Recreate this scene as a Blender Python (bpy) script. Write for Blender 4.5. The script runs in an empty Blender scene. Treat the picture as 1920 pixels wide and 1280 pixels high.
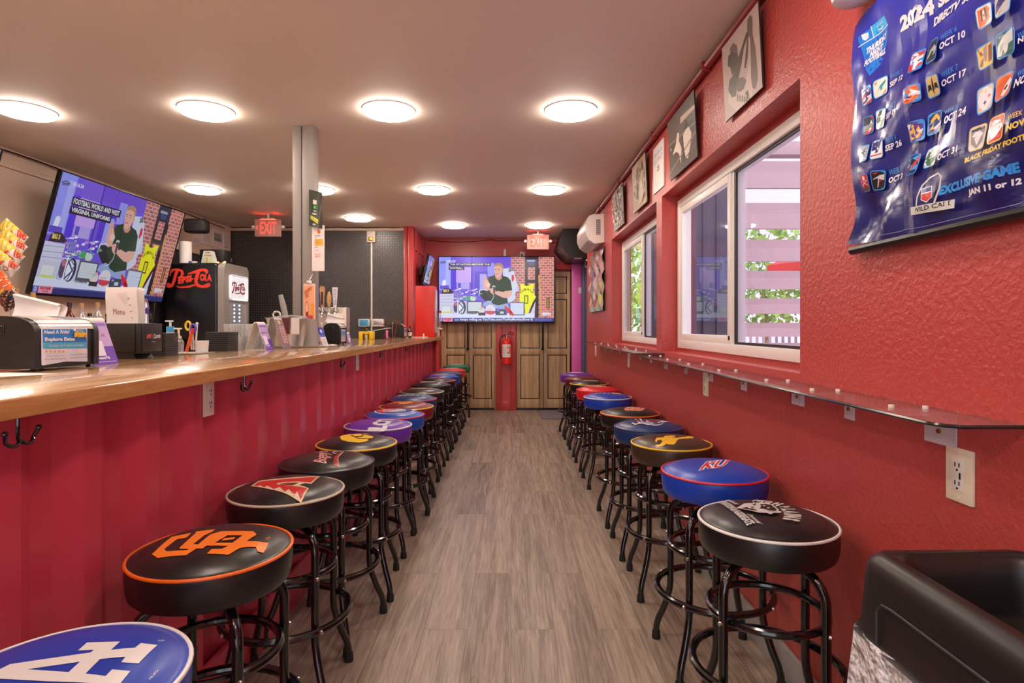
import bpy, bmesh, math, random
from mathutils import Vector, Matrix
from mathutils.geometry import tessellate_polygon
random.seed(7)
PI = math.pi
SC = bpy.context.scene
COL = SC.collection
# ---------------------------------------------------------------- camera, world, exposure
F, CX, CY, EYE = 1110.0, 958.0, 612.0, 1.25      # focal length in px, vanishing point, eye height
cd = bpy.data.cameras.new('camera'); cam = bpy.data.objects.new('camera', cd); COL.objects.link(cam)
cam.location = (0, 0, EYE); cam.rotation_euler = (PI/2, 0, 0)
cd.sensor_width = 36; cd.lens = F/1920*36
cd.shift_x = (960-CX)/1920; cd.shift_y = -(640-CY)/1920
cd.clip_start = .02
SC.camera = cam
w = bpy.data.worlds.new('sky'); SC.world = w; w.use_nodes = True
wn = w.node_tree.nodes; bgn = wn['Background']
sky = wn.new('ShaderNodeTexSky'); sky.sky_type = 'HOSEK_WILKIE'; sky.turbidity = 4; sky.sun_direction = (.5, .3, .8)
mxs = wn.new('ShaderNodeMix'); mxs.data_type = 'RGBA'; mxs.inputs[0].default_value = .55
mxs.inputs[7].default_value = (.95, .97, 1, 1)
w.node_tree.links.new(sky.outputs[0], mxs.inputs[6]); w.node_tree.links.new(mxs.outputs[2], bgn.inputs[0])
bgn.inputs[1].default_value = 3.0
SC.view_settings.view_transform = 'Standard'; SC.view_settings.look = 'None'
SC.view_settings.exposure = 0.3; SC.view_settings.gamma = 1; SC.view_settings.use_curve_mapping = False
LAMP = 35.0
sd = bpy.data.lights.new('sun', 'SUN'); sd.energy = 3.0; sd.angle = .02; sd.color = (1, .95, .88)
so = bpy.data.objects.new('sun', sd); COL.objects.link(so); so.rotation_euler = (math.radians(38), math.radians(-28), 0)

CEIL, WR, WL, YF, YB = 2.564, .985, -3.72, 8.894, -2.0

def Pz(px, py, y):          # pixel -> point at depth y
    return Vector(((px-CX)*y/F, y, EYE+(CY-py)*y/F))
def Ph(px, py, z):          # pixel -> point at height z
    y = F*(EYE-z)/(py-CY)
    return Vector(((px-CX)*y/F, y, z))
def Px(px, py, x):          # pixel -> point on the plane X=x
    y = x*F/(px-CX)
    return Vector((x, y, EYE+(CY-py)*y/F))

def lin(c):
    return tuple(((v/255)/12.92 if v/255 <= .04045 else ((v/255+.055)/1.055)**2.4) for v in c[:3])

# ---------------------------------------------------------------- materials
MATS = {}
def newmat(name):
    m = bpy.data.materials.new(name); m.use_nodes = True
    nt = m.node_tree; b = nt.nodes['Principled BSDF']
    MATS[name] = m
    return m, nt, b
def node(nt, t, **k):
    n = nt.nodes.new(t)
    for a, v in k.items():
        if a.startswith('i_'):
            key = a[2:]; key = int(key) if key.isdigit() else key.replace('_', ' ')
            n.inputs[key].default_value = v
        else: setattr(n, a, v)
    return n
def coords(nt, scale=(1, 1, 1), out='Object'):
    tc = node(nt, 'ShaderNodeTexCoord'); mp = node(nt, 'ShaderNodeMapping'); mp.inputs['Scale'].default_value = scale
    nt.links.new(tc.outputs[out], mp.inputs[0]); return mp.outputs[0]
def bump(nt, b, h, strength, dist=.002):
    bp = node(nt, 'ShaderNodeBump', i_Strength=strength, i_Distance=dist)
    nt.links.new(h, bp.inputs['Height']); nt.links.new(bp.outputs[0], b.inputs['Normal'])
def mat(name, c, rough=.5, metal=0, spec=.5, var=.06, vscale=8, bmp=0, bscale=60, bdist=.002, emit=0, coat=0, lin_c=None):
    if name in MATS: return MATS[name]
    m, nt, b = newmat(name)
    col = lin_c or lin(c)
    b.inputs['Roughness'].default_value = rough; b.inputs['Metallic'].default_value = metal
    b.inputs['Specular IOR Level'].default_value = spec
    if coat: b.inputs['Coat Weight'].default_value = coat; b.inputs['Coat Roughness'].default_value = .08
    co = coords(nt)
    nz = node(nt, 'ShaderNodeTexNoise', i_Scale=vscale, i_Detail=3.0)
    nt.links.new(co, nz.inputs[0])
    mx = node(nt, 'ShaderNodeMix', data_type='RGBA')
    mx.inputs[6].default_value = tuple(v*(1-var) for v in col)+(1,)
    mx.inputs[7].default_value = tuple(min(1, v*(1+var)) for v in col)+(1,)
    nt.links.new(nz.outputs[0], mx.inputs[0]); nt.links.new(mx.outputs[2], b.inputs['Base Color'])
    if bmp:
        n2 = node(nt, 'ShaderNodeTexNoise', i_Scale=bscale, i_Detail=2.0)
        nt.links.new(co, n2.inputs[0]); bump(nt, b, n2.outputs[0], bmp, bdist)
    if emit:
        b.inputs['Emission Color'].default_value = col+(1,); b.inputs['Emission Strength'].default_value = emit
    return m
def printmat(name, rough=.5, emit=0, spec=.5):
    m, nt, b = newmat(name)
    at = node(nt, 'ShaderNodeAttribute', attribute_name='ink')
    nt.links.new(at.outputs['Color'], b.inputs['Base Color'])
    b.inputs['Roughness'].default_value = rough; b.inputs['Specular IOR Level'].default_value = spec
    if emit:
        nt.links.new(at.outputs['Color'], b.inputs['Emission Color']); b.inputs['Emission Strength'].default_value = emit
        b.inputs['Base Color'].default_value = (.01, .01, .01, 1)
        nt.links.remove(b.inputs['Base Color'].links[0])
    return m
printmat('print', .5); printmat('print_gloss', .22); printmat('screen', .18, emit=.82); printmat('screen_dim', .15, emit=.55); printmat('vinyl_print', .38)

def wood(name, c1, c2, planks, grain, rough=.35, coat=0, mortar=None, seam=.002, bmp=.15, squash=None, pv=.30):
    # planks = (length along Y, width across X) ; grain = noise scale triple
    m, nt, b = newmat(name)
    tc = node(nt, 'ShaderNodeTexCoord')
    sp = node(nt, 'ShaderNodeSeparateXYZ'); nt.links.new(tc.outputs['Object'], sp.inputs[0])
    ax = squash or ('Y', 'X')
    cb = node(nt, 'ShaderNodeCombineXYZ'); nt.links.new(sp.outputs[ax[0]], cb.inputs[0]); nt.links.new(sp.outputs[ax[1]], cb.inputs[1])
    br = node(nt, 'ShaderNodeTexBrick', offset=.37, offset_frequency=2)
    br.inputs['Scale'].default_value = 1; br.inputs['Brick Width'].default_value = planks[0]; br.inputs['Row Height'].default_value = planks[1]
    br.inputs['Mortar Size'].default_value = seam; br.inputs['Mortar Smooth'].default_value = .1; br.inputs['Bias'].default_value = 0
    br.inputs['Color1'].default_value = (0, 0, 0, 1); br.inputs['Color2'].default_value = (1, 1, 1, 1); br.inputs['Mortar'].default_value = (.5, .5, .5, 1)
    nt.links.new(cb.outputs[0], br.inputs[0])
    # grain noise, shifted per plank
    add = node(nt, 'ShaderNodeVectorMath', operation='MULTIPLY_ADD')
    nt.links.new(br.outputs['Color'], add.inputs[0]); add.inputs[1].default_value = (7.3, 3.1, 5.7)
    nt.links.new(cb.outputs[0], add.inputs[2])
    mp = node(nt, 'ShaderNodeMapping'); mp.inputs['Scale'].default_value = grain
    nt.links.new(add.outputs[0], mp.inputs[0])
    nz = node(nt, 'ShaderNodeTexNoise', i_Scale=1.0, i_Detail=6.0, i_Roughness=.65, i_Distortion=.8)
    nt.links.new(mp.outputs[0], nz.inputs[0])
    n2 = node(nt, 'ShaderNodeTexNoise', i_Scale=.28, i_Detail=2.0); nt.links.new(mp.outputs[0], n2.inputs[0])
    a1 = node(nt, 'ShaderNodeMath', operation='MULTIPLY_ADD'); nt.links.new(br.outputs['Color'], a1.inputs[0]); a1.inputs[1].default_value = pv; a1.inputs[2].default_value = -pv/2
    a2 = node(nt, 'ShaderNodeMath', operation='ADD'); nt.links.new(nz.outputs[0], a2.inputs[0]); nt.links.new(a1.outputs[0], a2.inputs[1])
    a3 = node(nt, 'ShaderNodeMath', operation='MULTIPLY_ADD'); nt.links.new(n2.outputs[0], a3.inputs[0]); a3.inputs[1].default_value = .5; a3.inputs[2].default_value = -.25
    a4 = node(nt, 'ShaderNodeMath', operation='ADD'); nt.links.new(a2.outputs[0], a4.inputs[0]); nt.links.new(a3.outputs[0], a4.inputs[1])
    cr = node(nt, 'ShaderNodeValToRGB'); cr.color_ramp.elements[0].position = .28; cr.color_ramp.elements[1].position = .74
    cr.color_ramp.elements[0].color = lin(c1)+(1,); cr.color_ramp.elements[1].color = lin(c2)+(1,)
    nt.links.new(a4.outputs[0], cr.inputs[0])
    mx = node(nt, 'ShaderNodeMix', data_type='RGBA'); nt.links.new(br.outputs['Fac'], mx.inputs[0])
    nt.links.new(cr.outputs[0], mx.inputs[6]); mx.inputs[7].default_value = lin(mortar or tuple(v*.6 for v in c1))+(1,)
    nt.links.new(mx.outputs[2], b.inputs['Base Color'])
    b.inputs['Roughness'].default_value = rough
    if coat: b.inputs['Coat Weight'].default_value = coat; b.inputs['Coat Roughness'].default_value = .06
    bump(nt, b, nz.outputs[0], bmp, .001)
    return m
wood('floor_vinyl', (112, 96, 84), (180, 162, 145), (1.5, .18), (4, 85, 1), rough=.36, seam=.001, pv=.17, mortar=(104, 88, 76))
wood('bar_wood', (156, 110, 66), (216, 174, 120), (.75, .045), (6, 60, 1), rough=.25, coat=.8, seam=.0004, bmp=.03)
wood('bar_edge', (176, 122, 66), (220, 168, 106), (3.6, .9), (6, 60, 1), rough=.3, coat=.5, seam=.001, bmp=.03, squash=('Y', 'Z'))
wood('door_wood', (152, 120, 88), (210, 174, 132), (3.1, .075), (2, 30, 1), rough=.5, seam=.0004, squash=('Z', 'X'), pv=.22, mortar=(120, 92, 66))

def plaster(name, c, strength, scale, rough=.42, spec=.5, dist=.004, var=.05):
    m, nt, b = newmat(name)
    co = coords(nt)
    nz = node(nt, 'ShaderNodeTexNoise', i_Scale=scale, i_Detail=3.0, i_Roughness=.55)
    nt.links.new(co, nz.inputs[0])
    rp = node(nt, 'ShaderNodeMapRange'); rp.inputs[1].default_value = .42; rp.inputs[2].default_value = .62
    nt.links.new(nz.outputs[0], rp.inputs[0])
    big = node(nt, 'ShaderNodeTexNoise', i_Scale=1.7, i_Detail=2.0); nt.links.new(co, big.inputs[0])
    mx = node(nt, 'ShaderNodeMix', data_type='RGBA'); nt.links.new(big.outputs[0], mx.inputs[0]); col = lin(c)
    mx.inputs[6].default_value = tuple(v*(1-var) for v in col)+(1,); mx.inputs[7].default_value = tuple(v*(1+var) for v in col)+(1,)
    nt.links.new(mx.outputs[2], b.inputs['Base Color'])
    b.inputs['Roughness'].default_value = rough; b.inputs['Specular IOR Level'].default_value = spec
    bump(nt, b, rp.outputs[0], strength, dist)
    return m
plaster('red_plaster', (184, 72, 67), .35, 62, rough=.36, dist=.003)
plaster('ceiling_paint', (226, 212, 198), .05, 90, rough=.6)
plaster('beige_paint', (226, 200, 178), .06, 60, rough=.5)
mat('red_paint', (190, 66, 66), .34, var=.05)
mat('red_metal', (200, 66, 84), .26, var=.06, vscale=3)
mat('red_dark', (140, 34, 36), .4)
mat('red_bright', (225, 40, 30), .35, var=.02)
mat('pink_light_and_plain', (240, 110, 190), .35)  # pink light put into the jamb colour; plain pink on small parts
mat('blue_grey', (78, 92, 122), .4)
mat('plate_lug', (168, 162, 158), .3, metal=.8)
mat('black_plate', (70, 66, 65), .36, metal=.4, spec=.9, var=.1)
mat('door_groove', (74, 52, 36), .6)
mat('backdrop_paint', (66, 60, 80), .5)
mat('tube_black', (12, 11, 12), .16, spec=.6, coat=.5)
mat('rubber', (20, 19, 19), .7)
mat('black_plastic', (26, 24, 24), .38, bmp=.05, bscale=300)
mat('bin_black', (30, 27, 26), .36, spec=.55, bmp=.08, bscale=260, bdist=.001)
mat('tv_black', (14, 14, 17), .25)
mat('charcoal', (44, 42, 43), .5)
mat('chrome', (215, 215, 215), .14, metal=1, var=.02)
mat('steel', (222, 216, 208), .22, metal=.6, var=.04)
mat('steel_brushed', (190, 184, 178), .34, metal=.75)
mat('grey_post', (150, 142, 136), .45)
mat('grey_base', (158, 154, 150), .5)
mat('white_vinyl', (238, 234, 230), .35, var=.02)
mat('white_plastic', (232, 226, 220), .35, var=.02)
mat('ivory', (236, 222, 200), .4, var=.02)
mat('paper', (240, 234, 230), .7, var=.02, bmp=.1, bscale=40)
mat('lilac_plate', (214, 202, 212), .4, var=.02)
mat('clear_shelf_edge', (40, 36, 38), .2)
mat('brass', (190, 150, 60), .3, metal=1)
mat('exit_face', (206, 150, 140), .4)
mat('cream', (235, 222, 205), .5)
mat('yellow', (240, 205, 20), .4)
mat('mat_grey', (120, 112, 124), .9, bmp=.3, bscale=200)
mat('bag_white', (225, 222, 226), .28, bmp=1.0, bscale=34, bdist=.05)
mat('leaf', (165, 205, 110), .6, var=.4, vscale=3)
mat('slat_paint', (196, 176, 178), .6)
mat('ext_red', (225, 70, 60), .6)
mat('ext_grey', (200, 190, 200), .7)
mat('cork', (205, 160, 100), .7)
mat('ceramic', (228, 226, 222), .25)
def frosted(nt, gl, mx, wv):
    df = node(nt, 'ShaderNodeBsdfDiffuse'); df.inputs[0].default_value = (.8, .8, .8, 1)
    m2 = node(nt, 'ShaderNodeMixShader'); m2.inputs[0].default_value = wv
    nt.links.new(gl.outputs[0], m2.inputs[1]); nt.links.new(df.outputs[0], m2.inputs[2]); nt.links.new(m2.outputs[0], mx.inputs[2])
def glassy(name, c, alpha, rough=.02, ior=1.45, white=0):
    m = bpy.data.materials.new(name); m.use_nodes = True; nt = m.node_tree; MATS[name] = m
    nt.nodes.remove(nt.nodes['Principled BSDF'])
    out = nt.nodes['Material Output']
    tr = node(nt, 'ShaderNodeBsdfTransparent'); tr.inputs[0].default_value = lin(c)+(1,)
    gl = node(nt, 'ShaderNodeBsdfGlossy', i_Roughness=rough)
    fr = node(nt, 'ShaderNodeLayerWeight', i_Blend=.5)
    pw = node(nt, 'ShaderNodeMath', operation='POWER'); pw.inputs[1].default_value = 5.0/ior*1.45; nt.links.new(fr.outputs['Facing'], pw.inputs[0])
    ad = node(nt, 'ShaderNodeMath', operation='ADD', use_clamp=True); ad.inputs[1].default_value = alpha
    mx = node(nt, 'ShaderNodeMixShader')
    nt.links.new(pw.outputs[0], ad.inputs[0]); nt.links.new(ad.outputs[0], mx.inputs[0])
    nt.links.new(tr.outputs[0], mx.inputs[1]); (nt.links.new(gl.outputs[0], mx.inputs[2]) if not white else frosted(nt, gl, mx, white)); nt.links.new(mx.outputs[0], out.inputs[0])
    return m
glassy('window_glass', (236, 232, 240), .06, ior=1.6)
glassy('bug_screen', (216, 204, 214), .01, rough=.4, ior=1.0)
glassy('clear_glass', (252, 252, 252), .30, ior=2.0, rough=.05, white=.6)
glassy('clear_film', (250, 250, 250), .02, ior=1.1, rough=.05)
glassy('amber_glass', (190, 120, 50), .08)
glassy('green_glass', (70, 110, 70), .08)
m, nt, b = newmat('acrylic')       # tinted polycarbonate shelf
b.inputs['Base Color'].default_value = lin((190, 140, 140))+(1,); b.inputs['Roughness'].default_value = .08
b.inputs['Alpha'].default_value = .55; b.inputs['Specular IOR Level'].default_value = .9; b.inputs['Coat Weight'].default_value = 1
def lampmat(name, c, s):
    m, nt, b = newmat(name)
    b.inputs['Base Color'].default_value = (.8, .8, .8, 1); b.inputs['Emission Color'].default_value = lin(c)+(1,); b.inputs['Emission Strength'].default_value = s
    return m
lampmat('disc_glow', (255, 238, 222), LAMP)
lampmat('exit_glow', (255, 70, 50), 1.6); MATS['exit_glow'].node_tree.nodes['Principled BSDF'].inputs['Base Color'].default_value = (.3, .01, .01, 1)
lampmat('exit_glow_top', (255, 50, 30), 30.0)
lampmat('cooler_glow', (215, 235, 255), 5.0)
lampmat('cooler_sign', (215, 230, 240), .35)
lampmat('fairy', (255, 150, 60), 4.0)

# ---------------------------------------------------------------- mesh tools
OFF = {}
class MB:
    def __init__(s): s.bm = bmesh.new()
    def _x(s, vs, M):
        bmesh.ops.transform(s.bm, matrix=M, verts=vs)
    def box(s, x0, x1, y0, y1, z0, z1, bev=0, seg=2, M=None):
        r = bmesh.ops.create_cube(s.bm, size=1); vs = r['verts']
        s._x(vs, Matrix.Translation(((x0+x1)/2, (y0+y1)/2, (z0+z1)/2)) @ Matrix.Diagonal((abs(x1-x0), abs(y1-y0), abs(z1-z0), 1)))
        if bev:
            es = list({e for v in vs for e in v.link_edges})
            r = bmesh.ops.bevel(s.bm, geom=es, offset=bev, segments=seg, affect='EDGES', profile=.5)
            vs = [v for v in r['verts']]
            allv = set(vs)
            for f in r['faces']: allv.update(f.verts)
            vs = list(allv)
        if M is not None: s._x(vs, M)
        return s
    def cyl(s, p0, p1, r, r2=None, seg=16, caps=True):
        p0, p1 = Vector(p0), Vector(p1); d = p1-p0
        q = d.to_track_quat('Z', 'Y').to_matrix().to_4x4()
        rr = bmesh.ops.create_cone(s.bm, cap_ends=caps, segments=seg, radius1=r, radius2=r if r2 is None else r2, depth=d.length)
        s._x(rr['verts'], Matrix.Translation((p0+p1)/2) @ q); return s
    def ball(s, c, r, u=12, v=8, scale=(1, 1, 1), M=None):
        rr = bmesh.ops.create_uvsphere(s.bm, u_segments=u, v_segments=v, radius=r)
        s._x(rr['verts'], (M or Matrix.Translation(c)) @ Matrix.Diagonal((*scale, 1)) if M is None else M @ Matrix.Diagonal((*scale, 1))); return s
    def tube(s, pts, r, seg=10, closed=False, caps=True):
        pts = [Vector(p) for p in pts]; n = len(pts); rings = []; up = None
        for i in range(n):
            a = pts[(i-1) % n] if (closed or i > 0) else pts[i]
            b_ = pts[(i+1) % n] if (closed or i < n-1) else pts[i]
            t = (b_-a).normalized()
            if up is None:
                up = Vector((0, 0, 1)) if abs(t.z) < .9 else Vector((1, 0, 0))
            sd = t.cross(up).normalized(); up = sd.cross(t).normalized()
            rad = r[i] if isinstance(r, (list, tuple)) else r
            rings.append([s.bm.verts.new(pts[i]+(sd*math.cos(2*PI*k/seg)+up*math.sin(2*PI*k/seg))*rad) for k in range(seg)])
        for i in range(n if closed else n-1):
            A, B = rings[i], rings[(i+1) % n]
            for k in range(seg): s.bm.faces.new((A[k], A[(k+1) % seg], B[(k+1) % seg], B[k]))
        if caps and not closed:
            s.bm.faces.new(rings[0][::-1]); s.bm.faces.new(rings[-1])
        return s
    def lathe(s, prof, c=(0, 0, 0), seg=24, M=None):
        c = Vector(c); rings = []; vs = []
        for r, z in prof:
            if r < 1e-6: v = [s.bm.verts.new(c+Vector((0, 0, z)))]
            else: v = [s.bm.verts.new(c+Vector((r*math.cos(2*PI*k/seg), r*math.sin(2*PI*k/seg), z))) for k in range(seg)]
            rings.append(v); vs += v
        for A, B in zip(rings, rings[1:]):
            for k in range(seg):
                a = [A[k % len(A)], A[(k+1) % len(A)], B[(k+1) % len(B)], B[k % len(B)]]
                u = []
                for v in a:
                    if v not in u: u.append(v)
                if len(u) > 2: s.bm.faces.new(u)
        if M is not None: s._x(vs, M)
        return s
    def prism(s, pts, axis, a, b, M=None):     # pts in the other two axes, in order
        def mk(p, t):
            return {'x': (t, p[0], p[1]), 'y': (p[0], t, p[1]), 'z': (p[0], p[1], t)}[axis]
        A = [s.bm.verts.new(mk(p, a)) for p in pts]; B = [s.bm.verts.new(mk(p, b)) for p in pts]
        n = len(pts)
        for i in range(n): s.bm.faces.new((A[i], A[(i+1) % n], B[(i+1) % n], B[i]))
        for ring in (A, B):
            for t in tessellate_polygon([[v.co for v in ring]]):
                try: s.bm.faces.new([ring[i] for i in t])
                except ValueError: pass
        if M is not None: s._x(A+B, M)
        return s
    def grid(s, fn, nu, nv, closed_u=False):
        g = [[s.bm.verts.new(fn(i/(nu if closed_u else nu-1), j/(nv-1))) for j in range(nv)] for i in range(nu)]
        for i in range(nu if closed_u else nu-1):
            for j in range(nv-1):
                s.bm.faces.new((g[i][j], g[(i+1) % nu][j], g[(i+1) % nu][j+1], g[i][j+1]))
        return s
    def build(s, name, m=None, parent=None, world=True, angle=35, slots=None):
        bmesh.ops.recalc_face_normals(s.bm, faces=s.bm.faces)
        if parent is not None and world and parent.name in OFF:
            o_ = OFF[parent.name]
            bmesh.ops.translate(s.bm, verts=s.bm.verts, vec=-o_)
        me = bpy.data.meshes.new(name); s.bm.to_mesh(me); s.bm.free()
        for p in me.polygons: p.use_smooth = True
        me.set_sharp_from_angle(angle=math.radians(angle))
        return link(name, me, m, parent)
def link(name, me, m=None, parent=None):
    o = bpy.data.objects.new(name, me); COL.objects.link(o)
    if m is not None and len(me.materials) == 0: me.materials.append(MATS[m] if isinstance(m, str) else m)
    if parent is not None:
        o.parent = parent
        if parent.name in OFF: OFF[o.name] = OFF[parent.name]
    return o
def thing(name, label, cat, loc=(0, 0, 0), group=None, rot=None):
    o = bpy.data.objects.new(name, None); COL.objects.link(o); o.location = loc
    o.empty_display_size = .05
    if rot: o.rotation_euler = rot
    else: OFF[o.name] = Vector(loc)
    return tag(o, label, cat, group)
def tag(o, label, cat, group=None):
    o['label'] = label; o['category'] = cat
    if group: o['group'] = group
    return o
def struct(o): o['kind'] = 'structure'; return o
def copy_tree(o, parent=None):
    c = o.copy(); COL.objects.link(c)
    if parent is not None: c.parent = parent
    for ch in list(o.children): copy_tree(ch, c)
    return c

# ---------------------------------------------------------------- flat prints (posters, logos, screens)
_TX = {}
def textgeo(t, bold=0, shear=0):
    k = (t, bold, shear)
    if k not in _TX:
        cu = bpy.data.curves.new('t', 'FONT'); cu.body = t; cu.offset = bold; cu.shear = shear; cu.resolution_u = 2
        ob = bpy.data.objects.new('t', cu); me = ob.to_mesh()
        V = [(v.co.x, v.co.y) for v in me.vertices]; P = [tuple(p.vertices) for p in me.polygons]
        ob.to_mesh_clear(); bpy.data.objects.remove(ob); bpy.data.curves.remove(cu)
        if V:
            x0 = min(v[0] for v in V); x1 = max(v[0] for v in V); y0 = min(v[1] for v in V); y1 = max(v[1] for v in V)
            V = [((a-x0)/max(x1-x0, 1e-6), (b_-y0)/max(y1-y0, 1e-6)) for a, b_ in V]
        _TX[k] = (V, P)
    return _TX[k]
class Pic:
    def __init__(s, tf=None): s.L = []; s.tf = tf or (lambda u, v: (u, v)); s.n = 0
    def _add(s, V, P, c, same=False):
        if not same: s.n += 1
        s.L.append((V, P, lin(c), s.n))
    def poly(s, pts, c, holes=(), same=False):
        rings = [[s.tf(*p) for p in pts]]+[[s.tf(*p) for p in h] for h in holes]
        V = [p for r in rings for p in r]
        P = tessellate_polygon([[Vector((p[0], p[1], 0)) for p in r] for r in rings])
        s._add(V, P, c, same); return s
    def rect(s, x0, y0, x1, y1, c, same=False): return s.poly([(x0, y0), (x1, y0), (x1, y1), (x0, y1)], c, same=same)
    def ell(s, x, y, rx, ry, c, rot=0, n=20, same=False, hole=None):
        f = lambda a, b_: [(x+a*math.cos(t)*math.cos(rot)-b_*math.sin(t)*math.sin(rot), y+a*math.cos(t)*math.sin(rot)+b_*math.sin(t)*math.cos(rot)) for t in [2*PI*k/n for k in range(n)]]
        if hole: return s.poly(f(rx, ry), c, holes=[f(rx*hole, ry*hole)[::-1]], same=same)
        return s.poly(f(rx, ry), c, same=same)
    def line(s, pts, wd, c, same=False, closed=False):
        if closed: pts = list(pts)+[pts[0]]
        first = True
        for (x0, y0), (x1, y1) in zip(pts, pts[1:]):
            d = math.hypot(x1-x0, y1-y0) or 1e-6; nx, ny = -(y1-y0)/d*wd/2, (x1-x0)/d*wd/2; ex, ey = (x1-x0)/d*wd*.3, (y1-y0)/d*wd*.3
            s.poly([(x0+nx-ex, y0+ny-ey), (x1+nx+ex, y1+ny+ey), (x1-nx+ex, y1-ny+ey), (x0-nx-ex, y0-ny-ey)], c, same=(same or not first)); first = False
        return s
    def text(s, t, A, B, C, c, bold=0, shear=0, same=False):       # A bottom-left, B bottom-right, C top-left
        V, P = textgeo(t, bold, shear)
        a, b_, d = s.tf(*A), s.tf(*B), s.tf(*C)
        s._add([(a[0]+(b_[0]-a[0])*u+(d[0]-a[0])*v, a[1]+(b_[1]-a[1])*u+(d[1]-a[1])*v) for u, v in V], P, c, same); return s
    def tx(s, t, x, y, w_, h, c, **k):                              # y downward pixel style: baseline at y
        return s.text(t, (x, y), (x+w_, y), (x, y-h), c, **k)
    def build(s, name, fn, m='print', parent=None, eps=.0004, maxlen=None, clip=None, world=True):
        bm = bmesh.new(); ink = bm.faces.layers.int.new('k'); cols = []
        for V, P, c, n in s.L:
            cols.append((c, n)); k = len(cols)-1
            vs = [bm.verts.new((x, y, n*1000.0)) for x, y in V]
            for p in P:
                try: f = bm.faces.new([vs[i] for i in p]); f[ink] = k
                except ValueError: pass
        if maxlen:
            for _ in range(6):
                es = [e for e in bm.edges if e.calc_length() > maxlen]
                if not es: break
                bmesh.ops.subdivide_edges(bm, edges=es, cuts=1, use_grid_fill=False)
                bmesh.ops.triangulate(bm, faces=[f for f in bm.faces if len(f.verts) > 3])
        if clip:
            for co, no in clip:
                bmesh.ops.bisect_plane(bm, geom=bm.verts[:]+bm.edges[:]+bm.faces[:], plane_co=(co[0], co[1], 0), plane_no=(no[0], no[1], 0), clear_outer=True)
        o_ = OFF.get(parent.name, Vector()) if (parent is not None and world) else Vector()
        for v in bm.verts:
            n = round(v.co.z/1000.0); v.co = Vector(fn(v.co.x, v.co.y, n*eps))-o_
        fk = [f[ink] for f in bm.faces]
        me = bpy.data.meshes.new(name); bm.to_mesh(me); bm.free()
        at = me.attributes.new('ink', 'FLOAT_COLOR', 'CORNER')
        buf = []
        for p, k in zip(me.polygons, fk):
            c = cols[k][0]
            for _ in p.vertices: buf += [c[0], c[1], c[2], 1.0]
        at.data.foreach_set('color', buf)
        return link(name, me, m, parent)
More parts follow.
